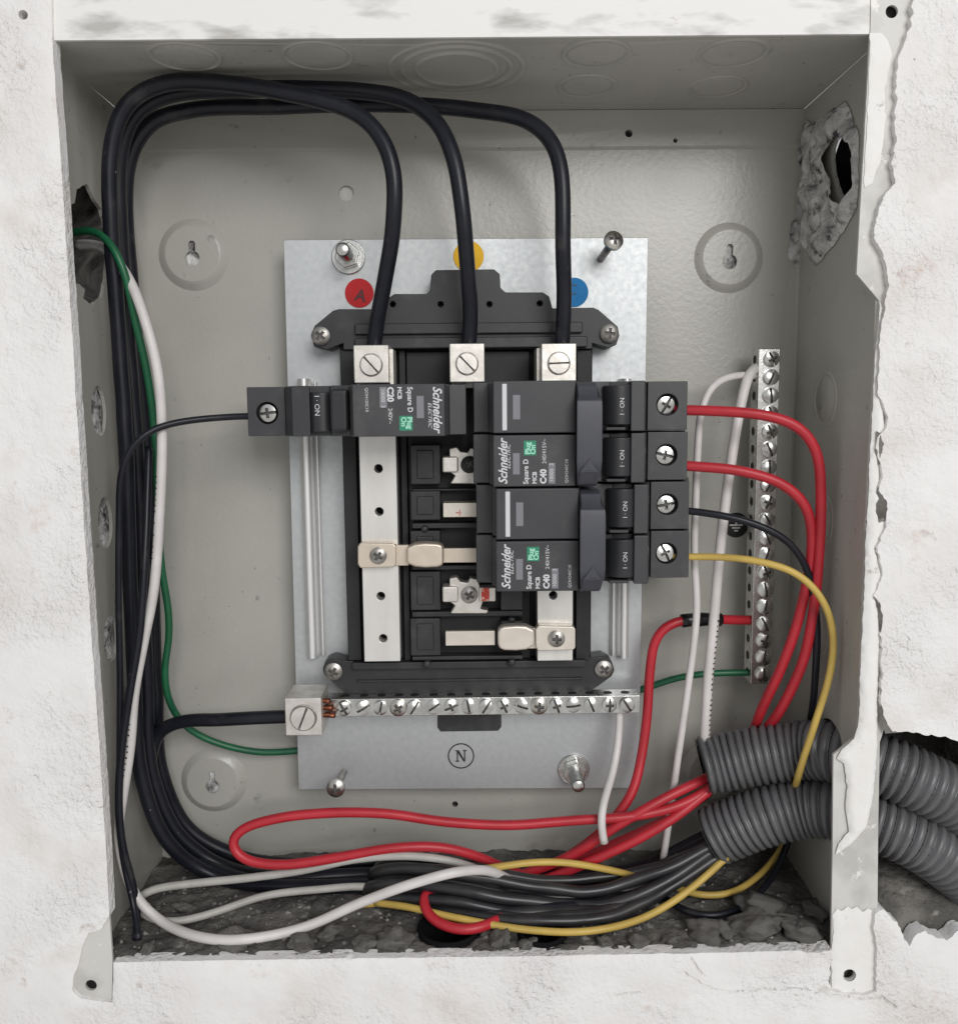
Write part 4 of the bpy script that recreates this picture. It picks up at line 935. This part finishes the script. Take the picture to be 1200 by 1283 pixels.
for k, (dy, hh, rr) in enumerate([(-20, -12, 2.2), (-9, -3, 2.4), (3, -7, 2.4), (12, 1, 2.5), (20, -4, 2.3), (28, 3, 2.2)]):
    x0 = 446 + abs(dy - 5) * 0.8 + (k % 3) * 5
    pts = [(px, py + dy * (0.45 if px > 880 else (0.8 if px > 800 else 1.0)), h + hh * (0.2 if px > 880 else 1)) for px, py, h in front]
    pts += [(x0 + 40, 1096 + dy, 48 + hh), (x0 + 10, 1099 + dy * .95, 43 + hh), (x0, 1105 + dy * .9, 38 + hh), (x0 + 12, 1111 + dy * .8, 34 + hh), (x0 + 48, 1115 + dy * .6, 32 + hh)]
    pts += [(px, py + dy * (0.3 if px > 880 else .55) + 4, h + hh * .6 - 4) for px, py, h in back if px > x0 + 70]
    wire('floor_cable', 'black cable doubled back on itself in the bunch over the box floor', 'cable', pts, rr, 'dusty_pvc', BG, 14, .0022, 40 + k * 3)
wire('thin_black_wire', 'thin black wire from the one pole breaker, dropping down beside the feeder bundle', 'wire', [(322, 521, 45), (300, 521, 45), (260, 524, 47), (215, 530, 52), (185, 541, 56), (164, 560, 58), (153, 590, 58), (149, 660, 57), (148, 760, 56), (151, 860, 55), (150, 950, 56), (148, 1020, 58), (156, 1085, 60), (167, 1135, 62), (173, 1178, 64)], 1.35, 'black_pvc', None, 10, .0004, 8)
wire('thin_black_wire', 'thin black wire crossing the white wire beside the feeder bundle', 'wire', [(186, 560, 40), (184, 640, 48), (180, 720, 53), (174, 800, 55), (162, 870, 57), (152, 940, 58), (148, 1000, 59), (153, 1060, 60), (167, 1110, 60), (172, 1150, 60), (170, 1176, 61)], 1.6, 'black_pvc', None, 10, .0004, 9)
ww, wp = wire('white_wire', 'long white wire from the broken hole, sweeping round the bottom left corner', 'wire', [(96, 306, 30), (126, 306, 34), (146, 326, 40), (163, 352, 47), (181, 398, 52), (197, 460, 52), (203, 540, 50), (201, 640, 50), (193, 740, 50), (181, 800, 50), (169, 865, 52), (163, 940, 53), (153, 1005, 55), (148, 1040, 56), (153, 1080, 58), (171, 1127, 59), (200, 1154, 60), (245, 1173, 61), (300, 1178, 62), (380, 1163, 62), (450, 1131, 64), (520, 1106, 66), (570, 1093, 64), (606, 1090, 57), (635, 1101, 46), (650, 1112, 36)], 2.0, 'white_pvc', None, 12, .0003, 10)
wire('grey_white_wire', 'dusty off white wire lying along the top of the black floor cables', 'wire', [(172, 1126, 50), (184, 1116, 49), (235, 1108, 46), (300, 1102, 44), (380, 1091, 44), (440, 1077, 46), (520, 1073, 47), (585, 1084, 45), (625, 1103, 40)], 1.7, 'grey_pvc', None, 12, .0003, 11)
wire('grey_white_wire', 'dusty off white wire crossing the bare dirt and vanishing under the black loop', 'wire', [(172, 1140, 52), (188, 1152, 50), (218, 1156, 49), (270, 1143, 48), (330, 1122, 46), (400, 1115, 44), (448, 1111, 42), (490, 1113, 42), (540, 1116, 40)], 1.6, 'grey_pvc', None, 12, .0003, 12)
wire('green_wire', 'long green wire from the broken hole, curling under the mounting plate', 'wire', [(90, 292, 38), (118, 288, 44), (134, 298, 48), (150, 325, 50), (161, 360, 48), (170, 405, 45), (182, 455, 42), (191, 510, 38), (196, 570, 35), (198, 640, 34), (202, 710, 32), (211, 765, 29), (212, 800, 26), (206, 840, 24), (213, 882, 19), (236, 914, 14), (280, 934, 11), (330, 943, 9), (372, 941, 8), (400, 938, 7)], 1.55, 'green_pvc', None, 12, .0003, 13)
wire('green_wire', 'short green wire running from behind the plate to the upright terminal bar', 'wire', [(790, 868, 8), (815, 860, 11), (845, 850, 14), (885, 844, 17), (925, 843, 17), (948, 843, 17)], 1.5, 'green_pvc', None, 12, .0003, 14)
rw, rp = wire('red_wire', 'red wire patched with black tape, from the upright bar down past the plate', 'wire', [(950, 777, 17), (925, 777, 19), (890, 776, 24), (855, 777, 26), (832, 784, 26), (820, 802, 26), (814, 840, 26), (810, 900, 27), (802, 955, 30), (793, 992, 34), (775, 1020, 36), (745, 1050, 35), (700, 1080, 30), (640, 1105, 24)], 2.1, 'red_pvc', None, 14, .0003, 15)
ta = [p for p in rp if U(847, 775, 25).x < p.x < U(908, 775, 22).x]
tp_ = relax(ta, 1); 
obj('tape_wrap', sweep(tp_, 0.0029, 16, lambda s: 0.0030 + 0.0005 * noise.noise(Vector((s * 260, 1, 0)))), 'tape', rw, smooth=True)
wire('red_wire', 'red wire bent in a long flat loop below the mounting plate', 'wire', [(985, 940, 42), (935, 952, 38), (895, 985, 38), (850, 1010, 41), (790, 1023, 42), (720, 1028, 41), (640, 1034, 41), (560, 1030, 41), (480, 1019, 41), (400, 1019, 41), (340, 1027, 42), (300, 1040, 43), (287, 1056, 44), (300, 1075, 45), (345, 1084, 46), (420, 1075, 46), (500, 1062, 46), (555, 1062, 44), (595, 1072, 41), (635, 1089, 36), (680, 1104, 30)], 2.1, 'red_pvc', None, 14, .0003, 16)
wire('red_wire', 'red wire from the top pole, swinging wide by the right side wall', 'wire', [(845, 514, 44), (864, 514, 46), (905, 515, 50), (960, 520, 54), (1000, 534, 55), (1022, 562, 55), (1028, 610, 54), (1027, 680, 53), (1020, 760, 52), (1005, 830, 50), (979, 888, 44), (945, 932, 28), (918, 962, 17), (880, 1000, 20), (830, 1030, 26), (770, 1058, 28), (700, 1088, 26), (620, 1112, 22)], 2.1, 'red_pvc', None, 14, .0003, 17)
wire('red_wire', 'red wire from the second pole, curving inside the wider red wire', 'wire', [(845, 582, 44), (864, 584, 46), (905, 587, 49), (945, 594, 51), (985, 609, 52), (1010, 634, 52), (1017, 680, 51), (1004, 760, 49), (980, 835, 46), (952, 893, 36), (932, 945, 20), (900, 978, 17), (850, 1020, 20), (770, 1066, 22), (680, 1096, 20)], 2.1, 'red_pvc', None, 14, .0003, 18)
wire('red_wire', 'red wire leaving the upper conduit lowest in the red bundle', 'wire', [(985, 950, 42), (930, 962, 37), (895, 985, 38), (850, 1020, 42), (790, 1056, 43), (730, 1084, 41), (680, 1104, 36), (640, 1116, 28)], 2.1, 'red_pvc', None, 14, .0004, 19)
wire('red_wire', 'red wire leaving the upper conduit across the white wire tip', 'wire', [(985, 945, 38), (925, 956, 33), (892, 972, 34), (840, 996, 40), (780, 1030, 42), (720, 1070, 38), (660, 1094, 32), (620, 1104, 26)], 2.1, 'red_pvc', None, 14, .0004, 20)
wire('red_wire', 'short bend of red wire hanging under the black cables', 'wire', [(545, 1112, 46), (527, 1124, 55), (534, 1146, 60), (562, 1163, 62), (592, 1166, 62), (614, 1158, 58), (630, 1150, 46), (640, 1142, 32), (646, 1134, 24)], 2.1, 'red_pvc', None, 14, .0003, 21)
wire('thin_black_wire', 'thin black wire from the third pole, running down by the right side wall', 'wire', [(842, 638, 44), (864, 640, 46), (905, 646, 50), (950, 658, 52), (990, 680, 52), (1012, 715, 52), (1022, 770, 52), (1022, 840, 51), (1017, 895, 42), (1006, 940, 25), (1000, 1000, 24), (992, 1040, 26), (975, 1085, 32), (950, 1120, 38), (915, 1143, 42), (880, 1148, 43), (850, 1138, 42), (825, 1120, 38)], 1.5, 'black_pvc', None, 10, .0003, 22)
wire('yellow_wire', 'yellow wire from the lowest pole, dropping between the two conduits', 'wire', [(842, 698, 44), (864, 698, 46), (905, 698, 50), (950, 703, 56), (1000, 719, 60), (1033, 755, 62), (1044, 800, 62), (1038, 850, 62), (1022, 902, 62), (1008, 945, 62), (1002, 966, 61), (998, 979, 56), (995, 992, 44), (990, 1040, 26), (975, 1070, 24), (945, 1102, 28), (910, 1121, 31), (870, 1121, 33), (830, 1104, 33)], 1.45, 'yellow_pvc', None, 10, .0003, 23)
wire('white_wire', 'thin white wire looping out of the top of the upright bar', 'wire', [(955, 471, 17), (938, 470, 20), (915, 471, 28), (892, 482, 33), (879, 512, 36), (874, 560, 36), (871, 640, 36), (870, 700, 36), (873, 760, 36), (867, 820, 36), (856, 900, 36), (848, 960, 32), (841, 1010, 30), (836, 1045, 30), (831, 1079, 32)], 1.55, 'white_pvc', None, 12, .0003, 24)
w2, w2p = wire('white_wire', 'thicker white wire hanging from the upright bar in front of the earth sign', 'wire', [(956, 458, 16), (944, 461, 20), (936, 474, 26), (926, 520, 31), (914, 590, 35), (906, 650, 36), (899, 720, 36), (893, 790, 36), (887, 850, 36), (884, 900, 35), (883, 930, 33), (886, 950, 32), (905, 958, 33), (940, 950, 37)], 2.15, 'white_pvc', None, 12, .0003, 25)
wire('white_wire', 'short white wire hanging from the right end of the neutral bar', 'wire', [(776, 880, 25), (776, 900, 26), (774, 935, 29), (766, 975, 36), (756, 1005, 44), (752, 1030, 48), (757, 1056, 48)], 1.7, 'white_pvc', None, 12, .0002, 26)
wire('yellow_wire', 'yellow wire leaving the lower conduit and lying under the black cables', 'wire', [(985, 1034, 46), (930, 1060, 45), (908, 1075, 47), (870, 1110, 54), (810, 1149, 62), (740, 1167, 65), (660, 1165, 65), (570, 1150, 63), (510, 1136, 54), (470, 1131, 48)], 1.5, 'yellow_pvc', None, 10, .0003, 27)
wire('yellow_wire', 'yellow wire lying over the red bundle beside the white bend', 'wire', [(540, 1104, 40), (580, 1094, 48), (630, 1085, 50), (690, 1080, 49), (740, 1086, 46), (790, 1097, 42), (830, 1112, 36)], 1.5, 'yellow_pvc', None, 10, .0003, 28)
wire('yellow_wire', 'second yellow strand just above the lower yellow wire under the loop', 'wire', [(455, 1134, 42), (500, 1130, 46), (560, 1136, 48), (610, 1146, 48), (670, 1150, 44)], 1.4, 'yellow_pvc', None, 10, .0003, 29)

# dark printed marks along the two white wires
def marks(path, parent, ya, yb, r, n, side):
    pts = [p for p in path if yb <= p.z <= ya]
    if len(pts) < 4: return
    V, Fc = [], []
    for k in range(n):
        if rnd.random() < 0.22: continue
        p = pts[int(k * (len(pts) - 2) / n)]; t2 = (pts[1] - pts[0]).normalized(); ln = rnd.uniform(.0002, .0004)
        for a0, a1 in ((side - 0.35, side - 0.05), (side + 0.0, side + 0.30)):
            if rnd.random() < .25: continue
            j = len(V)
            for zz in (-ln, ln):
                for an in (a0, a1): V.append((p.x + math.sin(an) * r, p.y - math.cos(an) * r, p.z + zz))
            Fc.append((j, j + 1, j + 3, j + 2))
    obj('printed_marks', (V, Fc), 'black_print', parent)
marks(wp, ww, U(160, 900, 53).z, U(160, 985, 53).z, 0.00208, 30, -0.3)
marks(wp, ww, U(200, 590, 50).z, U(190, 720, 50).z, 0.00208, 40, -0.9)
marks(w2p, w2, U(893, 765, 36).z, U(884, 935, 36).z, 0.00223, 55, 0.8)
